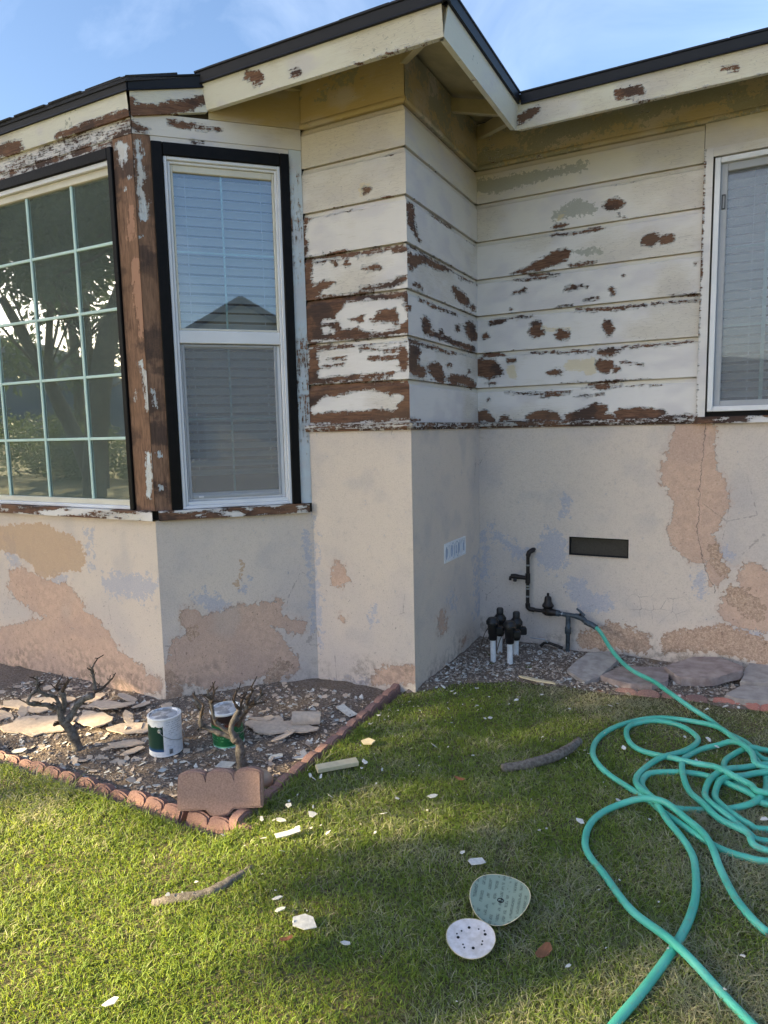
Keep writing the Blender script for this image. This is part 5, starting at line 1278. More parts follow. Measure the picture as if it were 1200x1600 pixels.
sp_t('union', [(-1.118, yp, 0.291), (-1.112, yp, 0.2905)], 0.019, M['zinc'], 8)
sp_t('riser', [(-1.072, yp, 0.285), (-1.072, yp, 0.20), (-1.072, yp, 0.19), (-1.072, yp, 0.15), (-1.072, yp, 0.14), (-1.074, yp, -0.12)], [0.0185, 0.0185, 0.024, 0.024, 0.0165, 0.0165], M['blue_pipe'])
bib = sp_t('hose_tap', [(-1.02, yp, 0.285), (-0.99, yp - 0.004, 0.284), (-0.965, yp - 0.012, 0.275), (-0.945, yp - 0.02, 0.260)], [0.021, 0.024, 0.021, 0.019], M['blue_pipe'])
sp_t('stem', [(-0.985, yp - 0.008, 0.29), (-0.975, yp - 0.03, 0.325)], 0.008, M['brass'], 8, bib)
sp_t('handle', [(-1.005, yp - 0.03, 0.352), (-0.975, yp - 0.032, 0.328), (-0.945, yp - 0.034, 0.305)], [0.007, 0.010, 0.007], M['blue_pipe'], 8, bib)
bm = bmesh.new()
lb = empty('tap_lever', (-1.24, 4.93, 0.0), 0, 'small bare stop valve with a wire lever low on the wall beside the riser', 'valve')
tube_into(bm, [(-0.04, 0, 0.0), (-0.04, 0, 0.02), (-0.01, 0, 0.05), (0.03, 0, 0.055), (0.13, 0, 0.03)], 0.011, 8); bm_obj('valve_body', bm, M['brass'], lb, 40)
bm = bmesh.new(); tube_into(bm, [(0.02, -0.01, 0.06), (0.0, -0.02, 0.085), (-0.11, -0.03, 0.088)], 0.004, 6); bm_obj('lever', bm, M['zinc'], lb)

# ------------------------------------------------------------------ irrigation valves
VL = [('front-left black-capped sprinkler valve on white pipe in the house corner', (-1.509, 4.514), 0.175, -0.02, 0.14),
      ('front-right black-capped sprinkler valve on white pipe, nearest the tap', (-1.385, 4.51), 0.165, -0.01, 0.14),
      ('rear-left sprinkler valve with tall black cap tight in the corner', (-1.53, 4.72), 0.145, 0.01, 0.14),
      ('rear-right sprinkler valve with tall black cap beside the standpipe', (-1.40, 4.70), 0.135, 0.01, 0.14)]
for k, (lab, (x, y), ph, lean, bh) in enumerate(VL):
    e = empty('sprinkler_valve', (x, y, 0.0), 0.3 * k, lab, 'valve', 'sprinkler valves in the house corner')
    e.rotation_euler = (0.0, lean, 0.4)
    bm = bmesh.new(); tube_into(bm, [(0, 0, -0.06), (0, 0, ph)], 0.0205, 14); bm_obj('pipe', bm, M['pvc'], e, 40)
    bm = bmesh.new(); lathe_into(bm, [(0.026, ph - 0.012), (0.030, ph - 0.005), (0.030, ph + 0.03), (0.034, ph + 0.035), (0.036, ph + 0.10), (0.046, ph + 0.105), (0.047, ph + 0.125), (0.040, ph + 0.135), (0.030, ph + 0.15)], 18); bm_obj('body', bm, M['black_plastic'], e, 40)
    bm = bmesh.new(); bm_box(bm, (0.02, -0.028, ph + 0.03), (0.075, 0.028, ph + 0.085), 0.008); bm_obj('side_port', bm, M['black_plastic'], e)
    if k > 1:
        bm = bmesh.new(); lathe_into(bm, [(0.026, ph + 0.148), (0.026, ph + 0.19), (0.020, ph + 0.20), (0.012, ph + 0.20)], 14); bm_obj('solenoid', bm, M['black_plastic'], e, 40)
    for s in (-1, 1):
        bm = bmesh.new(); tube_into(bm, catmull([(0.05, 0.01 * s, ph + 0.08), (0.02, 0.05 * s, ph + 0.12), (-0.05, 0.07, ph + 0.02), (-0.09, 0.09, 0.05)], 0.02), 0.0025, 5); bm_obj('wire', bm, M['twig'], e)

# ------------------------------------------------------------------ paint cans
def can_lathe(e, r, h, body_mat, name='can'):
    bm = bmesh.new(); lathe_into(bm, [(r - 0.004, 0.0), (r, 0.002), (r, 0.006), (r - 0.0015, 0.008), (r - 0.0015, h - 0.010), (r + 0.0015, h - 0.007), (r + 0.0015, h - 0.002), (r - 0.001, h), (r - 0.010, h), (r - 0.011, h - 0.006), (r - 0.014, h - 0.007)], 48)
    return bm_obj(name, bm, body_mat, e, 35)
def mat_label(name, kind):
    t = NT(name); x, y, z = t.xyz(t.pos(True))
    ang = t.m('ARCTAN2', x, t.m('MULTIPLY', y, -1.0))
    n = t.noise(60, 4)
    if kind == 'white':
        c = t.mix(t.step(n, 0.4, 0.8), srgb(228, 230, 236), srgb(206, 210, 220))
        panel = t.m('MULTIPLY', t.m('MULTIPLY', t.step(ang, -1.95, -1.94), t.step(ang, -0.10, -0.09, 1, 0)), t.m('MULTIPLY', t.step(z, 0.030, 0.031), t.step(t.m('ADD', z, t.m('MULTIPLY', t.noise(45, 3, 0.6), 0.035)), 0.186, 0.187, 1, 0)))
        c = t.mix(panel, c, t.mix(t.step(z, 0.030, 0.055), srgb(46, 84, 140), srgb(14, 54, 44)))
        scr = t.m('MULTIPLY', t.step(t.noise(22, 4, 0.6, t.map(t.pos(True), (1, 1, 5))), 0.62, 0.66), t.step(ang, 0.0, 0.02))
        c = t.mix(t.m('MULTIPLY', scr, 0.45), c, srgb(160, 164, 176))
        line = t.m('MULTIPLY', t.step(t.m('ABSOLUTE', t.m('SUBTRACT', t.m('FRACT', t.m('MULTIPLY', z, 85)), 0.5)), 0.30, 0.36), t.m('MULTIPLY', t.step(t.noise(160, 2, 0.5), 0.48, 0.52), t.m('MULTIPLY', t.step(ang, 0.12, 0.14), t.m('MULTIPLY', t.step(ang, 1.1, 1.12, 1, 0), t.step(z, 0.125, 0.127)))))
        c = t.mix(t.m('MULTIPLY', line, 0.55), c, srgb(90, 96, 110))
    else:
        c = t.mix(t.step(n, 0.4, 0.8), srgb(20, 92, 52), srgb(30, 110, 66))
        band = t.step(t.m('ADD', z, t.m('MULTIPLY', x, 0.12)), 0.128, 0.130)
        c = t.mix(band, c, t.mix(t.step(z, 0.135, 0.155), srgb(110, 52, 38), srgb(44, 30, 28)))
        tx = t.m('MULTIPLY', t.step(t.noise(140, 2, 0.5, t.map(t.pos(True), (1, 1, 0.15))), 0.52, 0.56), t.step(t.m('ABSOLUTE', t.m('SUBTRACT', t.m('FRACT', t.m('MULTIPLY', z, 60)), 0.5)), 0.32, 0.36))
        tx = t.m('MULTIPLY', tx, t.m('MULTIPLY', t.step(z, 0.045, 0.046), t.step(z, 0.118, 0.119, 1, 0)))
        c = t.mix(t.m('MULTIPLY', tx, 0.5), c, srgb(150, 200, 160))
        c = t.mix(t.step(z, 0.018, 0.019, 1, 0), c, srgb(120, 190, 160))
    t.set(Base_Color=c, Roughness=0.4)
    return t.mat
def paint_can(loc, rz_, label, kind, r=0.088, h=0.21, tilt=(0, 0)):
    e = empty('paint_can', loc, rz_, label, 'paint can'); e.rotation_euler = (tilt[0], tilt[1], rz_)
    b = can_lathe(e, r, h, M['vinyl'] if kind == 'white' else M['pvc'])
    bm = bmesh.new(); lathe_into(bm, [(r - 0.0008, 0.010), (r - 0.0008, h - 0.012)], 48, None, False); bm_obj('label', bm, mat_label('paint_label_' + kind, kind), e, 180)
    t = NT('lid_' + kind); n = t.noise(14, 5, 0.6, t.pos(True)); t.set(Base_Color=t.mix(t.step(n, 0.45, 0.55), srgb(150, 152, 158), srgb(214, 216, 222)), Roughness=0.4, Metallic=0.3)
    bm = bmesh.new(); lathe_into(bm, [(0.001, h - 0.0045), (r - 0.022, h - 0.0045), (r - 0.017, h - 0.010), (r - 0.0125, h - 0.0035), (r - 0.010, h + 0.0012)], 40, None, False); bm_obj('lid', bm, t.mat, e, 50)
    for a in (-0.30, math.pi - 0.30):
        bm = bmesh.new(); lathe_into(bm, [(0.012, -0.001), (0.011, 0.003), (0.005, 0.005), (0.001, 0.005)], 14, Matrix.Translation((r * math.sin(a), -r * math.cos(a), h * 0.70)) @ Matrix.Rotation(a, 4, 'Z') @ Matrix.Rotation(math.pi / 2, 4, 'X')); bm_obj('ear', bm, M['zinc'], e, 40)
    pts = []
    for i in range(25):
        q = i / 24; a = -0.30 + math.pi * q
        rr = r + 0.006 + 0.004 * math.sin(math.pi * q)
        pts.append((rr * math.sin(a), -rr * math.cos(a), h * (0.70 - 0.34 * math.sin(math.pi * q) ** 0.7)))
    bm = bmesh.new(); tube_into(bm, pts, 0.0018, 6); bm_obj('handle', bm, M['zinc'], e, 180)
    if kind == 'white':
        bm = bmesh.new(); u = 0.22
        while u < 0.42:
            w_ = random.choice((0.008, 0.014, 0.02)); V = []
            vs = [bm.verts.new(((r + 0.0006) * math.sin(a), -(r + 0.0006) * math.cos(a), z)) for a, z in ((u, 0.016), (u + w_, 0.016), (u + w_, 0.042), (u, 0.042))]
            bm.faces.new(vs); u += w_ + random.choice((0.008, 0.012))
        bm_obj('barcode', bm, M['dark'], e)
    return e
paint_can((-2.70, 2.535, -0.034), 0.78, 'white paint can with dark green label panel standing in the bed', 'white')
paint_can((-2.455, 2.76, -0.036), 0.75, 'green paint can standing behind the right-hand pruned shrub', 'green', 0.086, 0.205, (0.05, -0.05))

# ------------------------------------------------------------------ pruned shrubs
def shrub(loc, label, chains, scale, X0, Y0, seed):
    rg = random.Random(seed)
    e = empty('pruned_shrub', loc, 0.80, label, 'shrub', 'pruned bare shrubs in the bed')
    for name, pts, r0, r1 in chains:
        P = []; dy = 0; dd = rg.uniform(-0.6, 0.6)
        for i, (x, y) in enumerate(pts):
            P.append(((x - X0) * scale, dd * abs(x - X0) * scale * 0.6 + rg.uniform(-0.006, 0.006), (Y0 - y) * scale))
        q = catmull(P, 0.012)
        n = len(q); bm = bmesh.new()
        q2 = [tuple(p + np.array((rg.uniform(-1, 1), rg.uniform(-1, 1), rg.uniform(-1, 1))) * 0.0022) for p in q]
        rad = [1.0 * (r0 + (r1 - r0) * i / max(1, n - 1)) * (1 + 0.30 * max(0, math.sin(i * 0.9 + rg.random()))) for i in range(n)]
        tube_into(bm, q2, rad, 9, True, 0.25)
        # knuckles and cut spurs
        if r1 < 0.012:
            for i in range(2, n, 4):
                if rg.random() < 0.75:
                    b = Vector(q2[i]); d = Vector((rg.uniform(-1, 1), rg.uniform(-1, 1), rg.uniform(0.0, 1.2))).normalized()
                    l_ = rg.uniform(0.010, 0.030)
                    tube_into(bm, [b, b + d * l_ * 0.6, b + d * l_ + Vector((0, 0, 0.006))], [r1 * 0.9, r1 * 0.7, r1 * 0.5], 6)
        bm_obj(name, bm, M['bark'] if r0 > 0.009 else M['twig'], e, 180)
        if r1 < 0.009:
            for i in range(n // 4, n, 3):
                b = Vector(q2[i]); d = Vector((rg.uniform(-1, 1), rg.uniform(-1, 1), rg.uniform(0.1, 1.3))).normalized(); l_ = rg.uniform(0.025, 0.08)
                mid_ = b + d * l_ * 0.5 + Vector((rg.uniform(-1, 1), rg.uniform(-1, 1), rg.uniform(-1, 1))) * 0.008
                bm = bmesh.new(); tube_into(bm, [b, mid_, b + d * l_], [0.0042, 0.0034, 0.0024], 6, True, 0.3)
                tube_into(bm, [mid_, mid_ + Vector((rg.uniform(-1, 1), rg.uniform(-1, 1), 0.6)) * 0.014], [0.003, 0.002], 5)
                bm_obj('twig', bm, M['twig'], e, 180)
s1 = 1 / (4.8 * 298)
shrub((-3.165, 2.344, -0.05), 'pruned bare shrub with forked grey trunk left of the white can', [
    ('trunk', [(455, 740), (440, 640), (420, 560), (395, 490), (365, 440)], 0.026, 0.022),
    ('branch', [(365, 450), (352, 390), (345, 340), (290, 300), (210, 265), (150, 235), (165, 190), (215, 150)], 0.016, 0.006),
    ('branch', [(355, 400), (382, 320), (372, 240), (350, 225)], 0.015, 0.012),
    ('twig', [(370, 235), (390, 180), (420, 130)], 0.008, 0.004), ('twig', [(360, 235), (335, 205), (325, 180)], 0.008, 0.004),
    ('branch', [(350, 330), (325, 245), (260, 200), (220, 160), (215, 100), (218, 50)], 0.011, 0.005),
    ('branch', [(385, 450), (440, 400), (480, 330), (540, 285), (600, 260)], 0.018, 0.013),
    ('twig', [(600, 262), (600, 200), (595, 130), (588, 75), (612, 45)], 0.010, 0.004), ('twig', [(598, 262), (650, 255), (700, 215), (735, 185)], 0.009, 0.004),
    ('twig', [(500, 330), (540, 355)], 0.005, 0.003), ('twig', [(360, 470), (320, 470), (295, 480)], 0.009, 0.008)], s1, 455, 715, 4)
s2 = 1 / (5.0 * 315)
shrub((-2.203, 2.559, -0.05), 'pruned bare shrub with knuckled twigs in front of the green can', [
    ('trunk', [(485, 810), (482, 700), (480, 600), (470, 540), (440, 500)], 0.024, 0.020),
    ('branch', [(465, 530), (400, 490), (330, 465), (250, 430), (195, 390)], 0.014, 0.011),
    ('twig', [(195, 395), (190, 330), (195, 250), (165, 185), (150, 120)], 0.010, 0.004), ('twig', [(190, 250), (205, 190), (215, 150)], 0.006, 0.003),
    ('branch', [(430, 480), (330, 400), (295, 330), (282, 230), (262, 140), (258, 95)], 0.011, 0.006), ('twig', [(285, 200), (300, 120), (325, 78)], 0.006, 0.003), ('twig', [(280, 180), (330, 185), (390, 185)], 0.004, 0.002),
    ('branch', [(455, 530), (420, 430), (445, 350), (490, 275)], 0.016, 0.012), ('branch', [(430, 380), (520, 330), (560, 240), (640, 222), (680, 165)], 0.011, 0.005),
    ('twig', [(490, 280), (450, 190), (482, 115)], 0.008, 0.004), ('twig', [(555, 240), (560, 170), (600, 125), (592, 98)], 0.007, 0.003), ('twig', [(500, 290), (520, 200), (560, 150)], 0.007, 0.003), ('twig', [(560, 240), (690, 232)], 0.007, 0.004),
    ('branch', [(470, 420), (540, 300), (620, 240)], 0.009, 0.005)], s2, 485, 790, 8)

# ------------------------------------------------------------------ fallen flakes, scraps, stones
def flake(name, loc, a, b, rz_, mat, label, cat, group=None, th=0.004, n=7, curl=0.0, tilt=(0, 0), seed=0, rect=False):
    rg = random.Random(seed); bm = bmesh.new(); P = []
    if rect:
        for sx, sy in ((-1, -1), (0, -1), (1, -1), (1, 1), (0, 1), (-1, 1)): P.append((sx * a + rg.uniform(-.1, .1) * b, sy * b + rg.uniform(-.1, .1) * b))
    else:
        for i in range(n):
            t_ = 2 * math.pi * (i + rg.uniform(-0.3, 0.3)) / n; q = rg.uniform(0.72, 1.15); P.append((a * q * math.cos(t_), b * q * math.sin(t_)))
    cz = lambda x, y: curl * ((x / a) ** 2) * a
    c0 = bm.verts.new((0, 0, th)); c1 = bm.verts.new((0, 0, 0))
    tp = [bm.verts.new((x, y, th + cz(x, y))) for x, y in P]; bt = [bm.verts.new((x, y, cz(x, y))) for x, y in P]
    mid = [bm.verts.new((x * .55, y * .55, th + cz(x * .55, y * .55))) for x, y in P]
    m_ = len(P)
    for i in range(m_):
        j = (i + 1) % m_
        bm.faces.new((c0, mid[i], mid[j])); bm.faces.new((mid[i], tp[i], tp[j], mid[j])); bm.faces.new((c1, bt[j], bt[i])); bm.faces.new((tp[j], tp[i], bt[i], bt[j]))
    o = bm_obj(name, bm, mat, None); o.location = loc; o.rotation_euler = (tilt[0], tilt[1], rz_)
    return tag(o, label, cat, group)
SG = 'fallen stucco slabs in the bed'
SL = [(-3.60, 2.42, 0.24, 0.13, 0.2, 'widest pale stucco slab lying left of the left shrub'), (-3.88, 2.62, 0.22, 0.10, 0.4, 'pale stucco slab at the far left against the bay wall'), (-3.36, 2.60, 0.16, 0.09, -0.3, 'stucco slab behind the trunk of the left shrub'),
      (-3.05, 2.62, 0.15, 0.07, 0.5, 'stucco slab between left shrub and white can, nearest the wall'), (-2.93, 2.47, 0.10, 0.06, 0.9, 'small rounded stucco slab just left of the white can'), (-3.45, 2.78, 0.15, 0.07, 0.1, 'narrow stucco slab along the bay wall behind the left shrub'),
      (-4.05, 2.40, 0.18, 0.10, 0.0, 'stucco slab cut by the left edge of the picture'), (-2.60, 2.86, 0.11, 0.07, 0.3, 'stucco slab between the two paint cans'), (-2.66, 2.98, 0.10, 0.05, 1.1, 'narrow stucco slab leaning behind the white can'),
      (-2.27, 2.98, 0.14, 0.09, 0.5, 'big cream stucco slab right of the green can'), (-2.42, 3.02, 0.12, 0.07, 1.0, 'grey-backed stucco slab right behind the green can'), (-2.14, 3.02, 0.09, 0.055, 0.2, 'stucco slab in front of the curled stucco piece')]
for k, (x, y, a, b, r_, lab) in enumerate(SL):
    flake('stucco_slab', (x, y, float(bed_z(np.array(x), np.array(y))) + 0.012 + 0.004 * (k % 3)), a, b, r_, M['chip_cream'], lab, 'stucco slab', SG, 0.007, 14, 0.02, (random.uniform(-.09, .09), random.uniform(-.09, .09)), k + 3)
for k in range(34):
    x = random.uniform(-4.1, -2.75); y = random.uniform(2.42, 2.95); 
    if k > 24: x = random.uniform(-2.6, -2.1); y = random.uniform(2.85, 3.2)
    flake('stucco_flake', (x, y, float(bed_z(np.array(x), np.array(y))) + 0.010 + 0.012 * random.random()), random.uniform(0.03, 0.085), random.uniform(0.02, 0.05), random.uniform(0, 6), M['chip_cream'], 'thin cream stucco flake lying among the slabs along the bay wall', 'stucco flake', 'small stucco flakes along the bay wall', 0.005, 7, 0.03, (random.uniform(-.2, .2), random.uniform(-.2, .2)), 100 + k)
# curled piece
bm = bmesh.new(); R_ = 0.045; Lc = 0.16; nn = 14; st = []
for s in range(nn + 1):
    a = math.radians(-60 + 250 * s / nn)
    st.append([bm.verts.new((x + random.uniform(-.006, .006), rr * math.cos(a), R_ + rr * math.sin(a))) for x in (-Lc / 2, 0, Lc / 2) for rr in (R_, R_ - 0.007)])
for a, b in zip(st[:-1], st[1:]):
    for i in (0, 2):
        bm.faces.new((a[i], b[i], b[i + 2], a[i + 2])); bm.faces.new((a[i + 1], a[i + 3], b[i + 3], b[i + 1]))
    bm.faces.new((a[0], a[1], b[1], b[0])); bm.faces.new((a[4], b[4], b[5], a[5]))
for s in (st[0], st[-1]):
    bm.faces.new((s[0], s[2], s[3], s[1])); bm.faces.new((s[2], s[4], s[5], s[3]))
o = bm_obj('curled_stucco_piece', bm, M['chip_cream'], None, 60); o.location = (-2.17, 3.10, -0.03); o.rotation_euler = (0.1, 0.05, 0.55)
tag(o, 'tube-shaped curled stucco piece lying near the wall', 'stucco piece')
WG = 'white paint chips on lawn and bed'
CH = [(-1.586, 2.106, 0.05, 0.018, 0.85, 'rectangular white chip on the lawn right of the upended block', True), (-1.667, 2.173, 0.022, 0.014, 0.2, 'small rounded white chip just behind the rectangular chip', False), (-1.163, 2.622, 0.026, 0.018, 0.4, 'white chip alone in the middle of the lawn', False),
      (-0.829, 2.267, 0.034, 0.022, 0.5, 'arrow-shaped white chip behind the green sanding disc', False), (-1.231, 1.713, 0.052, 0.032, 0.1, 'largest grey-white paint chip on the near lawn', False), (-1.347, 1.727, 0.022, 0.010, 0.8, 'small white chip just left of the largest chip', False),
      (-1.063, 1.692, 0.018, 0.010, 0.2, 'tiny white chip just right of the largest chip', False), (-1.561, 1.198, 0.026, 0.014, 0.9, 'white chip at the very bottom of the lawn on the left', False), (-1.39, 1.77, 0.018, 0.008, 0.6, 'sliver of white paint left of the largest chip, farther back', False),
      (-2.292, 2.542, 0.040, 0.032, 0.3, 'square white chip in the bed left of the right shrub trunk', True), (-2.10, 2.72, 0.042, 0.025, 0.9, 'white chip in the bed right of the right shrub trunk', False), (-1.98, 2.78, 0.055, 0.022, 0.6, 'cluster-edge white chip in the bed near the side edging', False), (-1.93, 2.74, 0.045, 0.016, 0.8, 'narrow white chip next to the side edging', False),
      (-2.05, 3.36, 0.09, 0.03, -0.5, 'long pale paint strip lying by the wall right of the bay', True), (-3.02, 2.25, 0.045, 0.020, 0.1, 'oval cream chip in front of the left shrub', False), (-3.36, 2.10, 0.07, 0.022, 0.15, 'cream strip on the edging at the far left', False), (-3.42, 2.17, 0.04, 0.03, 0.8, 'blue-white chip at the far left of the bed', False)]
for k, (x, y, a, b, r_, lab, rc) in enumerate(CH):
    z = float(bed_z(np.array(x), np.array(y))) + 0.008 if (x < -1.88 and y > 2.05) else 0.030
    flake('paint_chip', (x, y, z), a, b, r_, M['chip_white'] if 'cream' not in lab else M['chip_cream'], lab, 'paint chip', WG, 0.003, 6, 0.05, (random.uniform(-.15, .15), random.uniform(-.15, .15)), 300 + k, rc)
flake('stucco_flake', (-1.685, 2.966, 0.030), 0.045, 0.032, 0.4, M['wood_scrap'], 'cream triangular flake on the lawn beside the side edging', 'stucco flake', None, 0.006, 5, 0.05, (0.1, -0.1), 401)
flake('bark_strip', (-1.11, 4.20, 0.03), 0.16, 0.018, -0.12, M['wood_scrap'], 'long bleached wood splinter at the edge of the gravel', 'splinter', None, 0.008, 8, 0.03, (0, 0), 402)
bm = bmesh.new(); bm_box(bm, (-0.105, -0.024, 0), (0.105, 0.024, 0.022), 0.002); o = bm_obj('wood_offcut', bm, M['wood_scrap'], None); o.location = (-1.70, 2.68, 0.022); o.rotation_euler = (0.1, 0.02, 0.85)
tag(o, 'short cream wood offcut lying on the lawn beside the side edging', 'offcut')
bm = bmesh.new(); bmesh.ops.create_icosphere(bm, subdivisions=3, radius=1.0)
for v_ in bm.verts:
    d = v_.co.copy(); v_.co = Vector((d.x * 0.075, d.y * 0.055, d.z * 0.045)) * (1 + 0.12 * float(fbm(np.array(d.x * 2 + 5), np.array(d.y * 2 + d.z), 3)))
o = bm_obj('rock', bm, M['rock'], None, 180); o.location = (-2.02, 2.46, 0.0); o.rotation_euler = (0, 0.3, 0.5); tag(o, 'smooth tan rock behind the upended edging block', 'rock')
def barkpiece(pts, r, label, mat, name='branch_piece'):
    bm = bmesh.new(); q = catmull(pts, 0.012); n = len(q)
    tube_into(bm, [tuple(p) for p in q], [r * (0.75 + 0.25 * math.sin(math.pi * i / (n - 1)) + 0.08 * random.random()) for i in range(n)], 12, True, 0.22)
    o = bm_obj(name, bm, mat, None, 180); tag(o, label, 'branch', 'grey bark pieces on the lawn'); return o
barkpiece([(-0.965, 3.01, 0.026), (-0.88, 3.08, 0.025), (-0.79, 3.18, 0.03), (-0.715, 3.30, 0.04), (-0.675, 3.40, 0.055)], 0.024, 'curved grey branch piece on the lawn beside the hose coils', M['bark'])
barkpiece([(-1.80, 1.58, 0.000), (-1.74, 1.63, 0.007), (-1.67, 1.70, -0.003), (-1.63, 1.78, 0.002), (-1.605, 1.90, -0.004)], 0.020, 'scaly grey branch piece half sunk in the grass near the corner', M['bark'])
for k, (x, y, lab, s) in enumerate(((-1.106, 2.808, 'orange dry leaf on the lawn behind the chips', 0.018), (-0.486, 1.925, 'brown dry leaf right of the sanding discs', 0.03), (-0.70, 4.17, 'rusty dry leaf by the leftmost dark edging block', 0.02), (-1.24, 1.62, 'small red-brown leaf in front of the largest chip', 0.017))):
    flake('dry_leaf', (x, y, 0.035), s * 1.5, s * 0.7, k * 1.3, M['leaf_dry'], lab, 'leaf', 'dry leaves on the lawn', 0.0012, 8, 0.25, (0.15, 0.1), 500 + k)

# ------------------------------------------------------------------ sanding discs
def disc(loc, r, label, mat, rim, curl, rot, holes):
    e = empty('sanding_disc', loc, 0, label, 'sanding disc'); e.rotation_euler = rot
    bm = bmesh.new(); seg = 48; rings = []
    cz = lambda x, y: curl * (x / r) ** 2 * r + 0.12 * curl * (y / r) ** 2 * r
    for k, q in enumerate((0.0, 0.2, 0.4, 0.6, 0.8, 0.94, 1.0)):
        if k == 0: rings.append([bm.verts.new((0, 0, 0.002))]); continue
        rings.append([bm.verts.new((r * q * math.cos(2 * math.pi * i / seg), r * q * math.sin(2 * math.pi * i / seg), 0.002 + cz(r * q * math.cos(2 * math.pi * i / seg), r * q * math.sin(2 * math.pi * i / seg)))) for i in range(seg)])
    for i in range(seg):
        j = (i + 1) % seg
        bm.faces.new((rings[0][0], rings[1][i], rings[1][j]))
        for a, b in zip(rings[1:-1], rings[2:]): bm.faces.new((a[i], b[i], b[j], a[j]))
    me = bpy.data.meshes.new('backing'); bm.to_mesh(me)
    me.polygons.foreach_set('use_smooth', [True] * len(me.polygons)); me.materials.append(mat); me.update(); new_obj('backing', me, e)
    for v_ in bm.verts: v_.co.z -= 0.0018
    bmesh.ops.reverse_faces(bm, faces=bm.faces[:]); me = bpy.data.meshes.new('grit_side'); bm.to_mesh(me); bm.free(); me.materials.append(rim); new_obj('grit_side', me, e)
    bm = bmesh.new(); tube_into(bm, [(r * math.cos(2 * math.pi * i / 48), r * math.sin(2 * math.pi * i / 48), 0.0012 + cz(r * math.cos(2 * math.pi * i / 48), r * math.sin(2 * math.pi * i / 48))) for i in range(49)], 0.0014, 6, False); bm_obj('rim', bm, rim, e, 180)
    for (hx, hy, hr) in holes:
        bm = bmesh.new(); lathe_into(bm, [(hr, 0.0), (hr, 0.0008)], 14, Matrix.Translation((hx * r, hy * r, 0.0022 + cz(hx * r, hy * r)))); bm_obj('dust_hole', bm, M['dark'], e)
    return e
t = NT('green_disc_backing'); po = t.map(t.pos(True), (1, 1, 1), (0, 0, -0.25))
x, y, z = t.xyz(po)
row = t.step(t.m('ABSOLUTE', t.m('SUBTRACT', t.m('FRACT', t.m('MULTIPLY', x, 46)), 0.5)), 0.22, 0.30)
word = t.step(t.noise(34, 1, 0.4, t.map(po, (0.9, 1.6, 1))), 0.46, 0.50)
let = t.step(t.noise(420, 1, 0.3, po), 0.42, 0.48)
pr = t.m('MULTIPLY', row, t.m('MULTIPLY', word, let))
c = t.mix(t.step(t.noise(9, 3), 0.3, 0.7), srgb(142, 158, 142), srgb(128, 146, 132))
t.set(Base_Color=t.mix(t.m('MULTIPLY', pr, 0.7), c, srgb(62, 76, 68)), Roughness=0.75)
gd = disc((-0.672, 2.080, 0.045), 0.103, 'curled grey-green sanding disc with printed back, on the lawn', t.mat, M['wood_scrap'], 0.28, (0.22, -0.02, -0.10), [])
bm = bmesh.new(); tube_into(bm, [(0.011 * math.cos(a / 12 * 6.283), 0.008 * math.sin(a / 12 * 6.283), 0.0035) for a in range(13)], 0.0014, 5, False); tube_into(bm, [(-0.004, -0.004, 0.0036), (0.004, -0.002, 0.0036), (0.0, 0.003, 0.0036), (0.005, 0.005, 0.0036)], 0.0012, 5); bm_obj('printed_emblem', bm, M['dark'], gd)
hl = [(-0.10, 0.52, 0.0048), (0.58, 0.22, 0.0050), (0.12, -0.48, 0.0050), (-0.52, -0.05, 0.0050), (-0.40, 0.30, 0.0030), (-0.58, 0.12, 0.0026), (0.30, 0.48, 0.0028), (0.54, 0.40, 0.0030), (0.48, -0.12, 0.0030), (0.46, -0.28, 0.0030), (-0.30, -0.36, 0.0030), (-0.24, -0.50, 0.0030)]
disc((-0.708, 1.884, 0.034), 0.078, 'white sanding disc with ring of dark dust holes, on the lawn', mat_plain('white_disc', srgb(232, 225, 224), 0.85, 0.04, 40, 0.3, col2=srgb(204, 195, 188)), M['wood_scrap'], 0.10, (0.10, -0.02, 0.30), hl)

# ------------------------------------------------------------------ loose stuff: pebbles, paint flakes, grass
def lumps(name, pts, size, mats, seed, flat=0.6, label=None, cat=None):
    rg = np.random.default_rng(seed); n = len(pts)
    base = np.array([(1, 0, 0), (-1, 0, 0), (0, 1, 0), (0, -1, 0), (0, 0, 1), (0, 0, -1)], float)
    fs = np.array([(0, 2, 4), (2, 1, 4), (1, 3, 4), (3, 0, 4), (2, 0, 5), (1, 2, 5), (3, 1, 5), (0, 3, 5)])
    s = size * (0.5 + rg.random(n) ** 2.2 * 1.6)
    V = base[None] * (0.65 + 0.7 * rg.random((n, 6, 1))) * s[:, None, None]
    V[..., 2] *= flat
    a = rg.random(n) * 6.283; ca, sa = np.cos(a)[:, None], np.sin(a)[:, None]
    X = V[..., 0] * ca - V[..., 1] * sa; Y = V[..., 0] * sa + V[..., 1] * ca
    V = np.stack([X, Y, V[..., 2]], -1) + pts[:, None]
    F = (fs[None] + (np.arange(n) * 6)[:, None, None]).reshape(-1, 3)
    o = new_obj(name, mesh_np(name, V.reshape(-1, 3), F), None, mats); o['kind'] = 'stuff'
    return tag(o, label, cat)
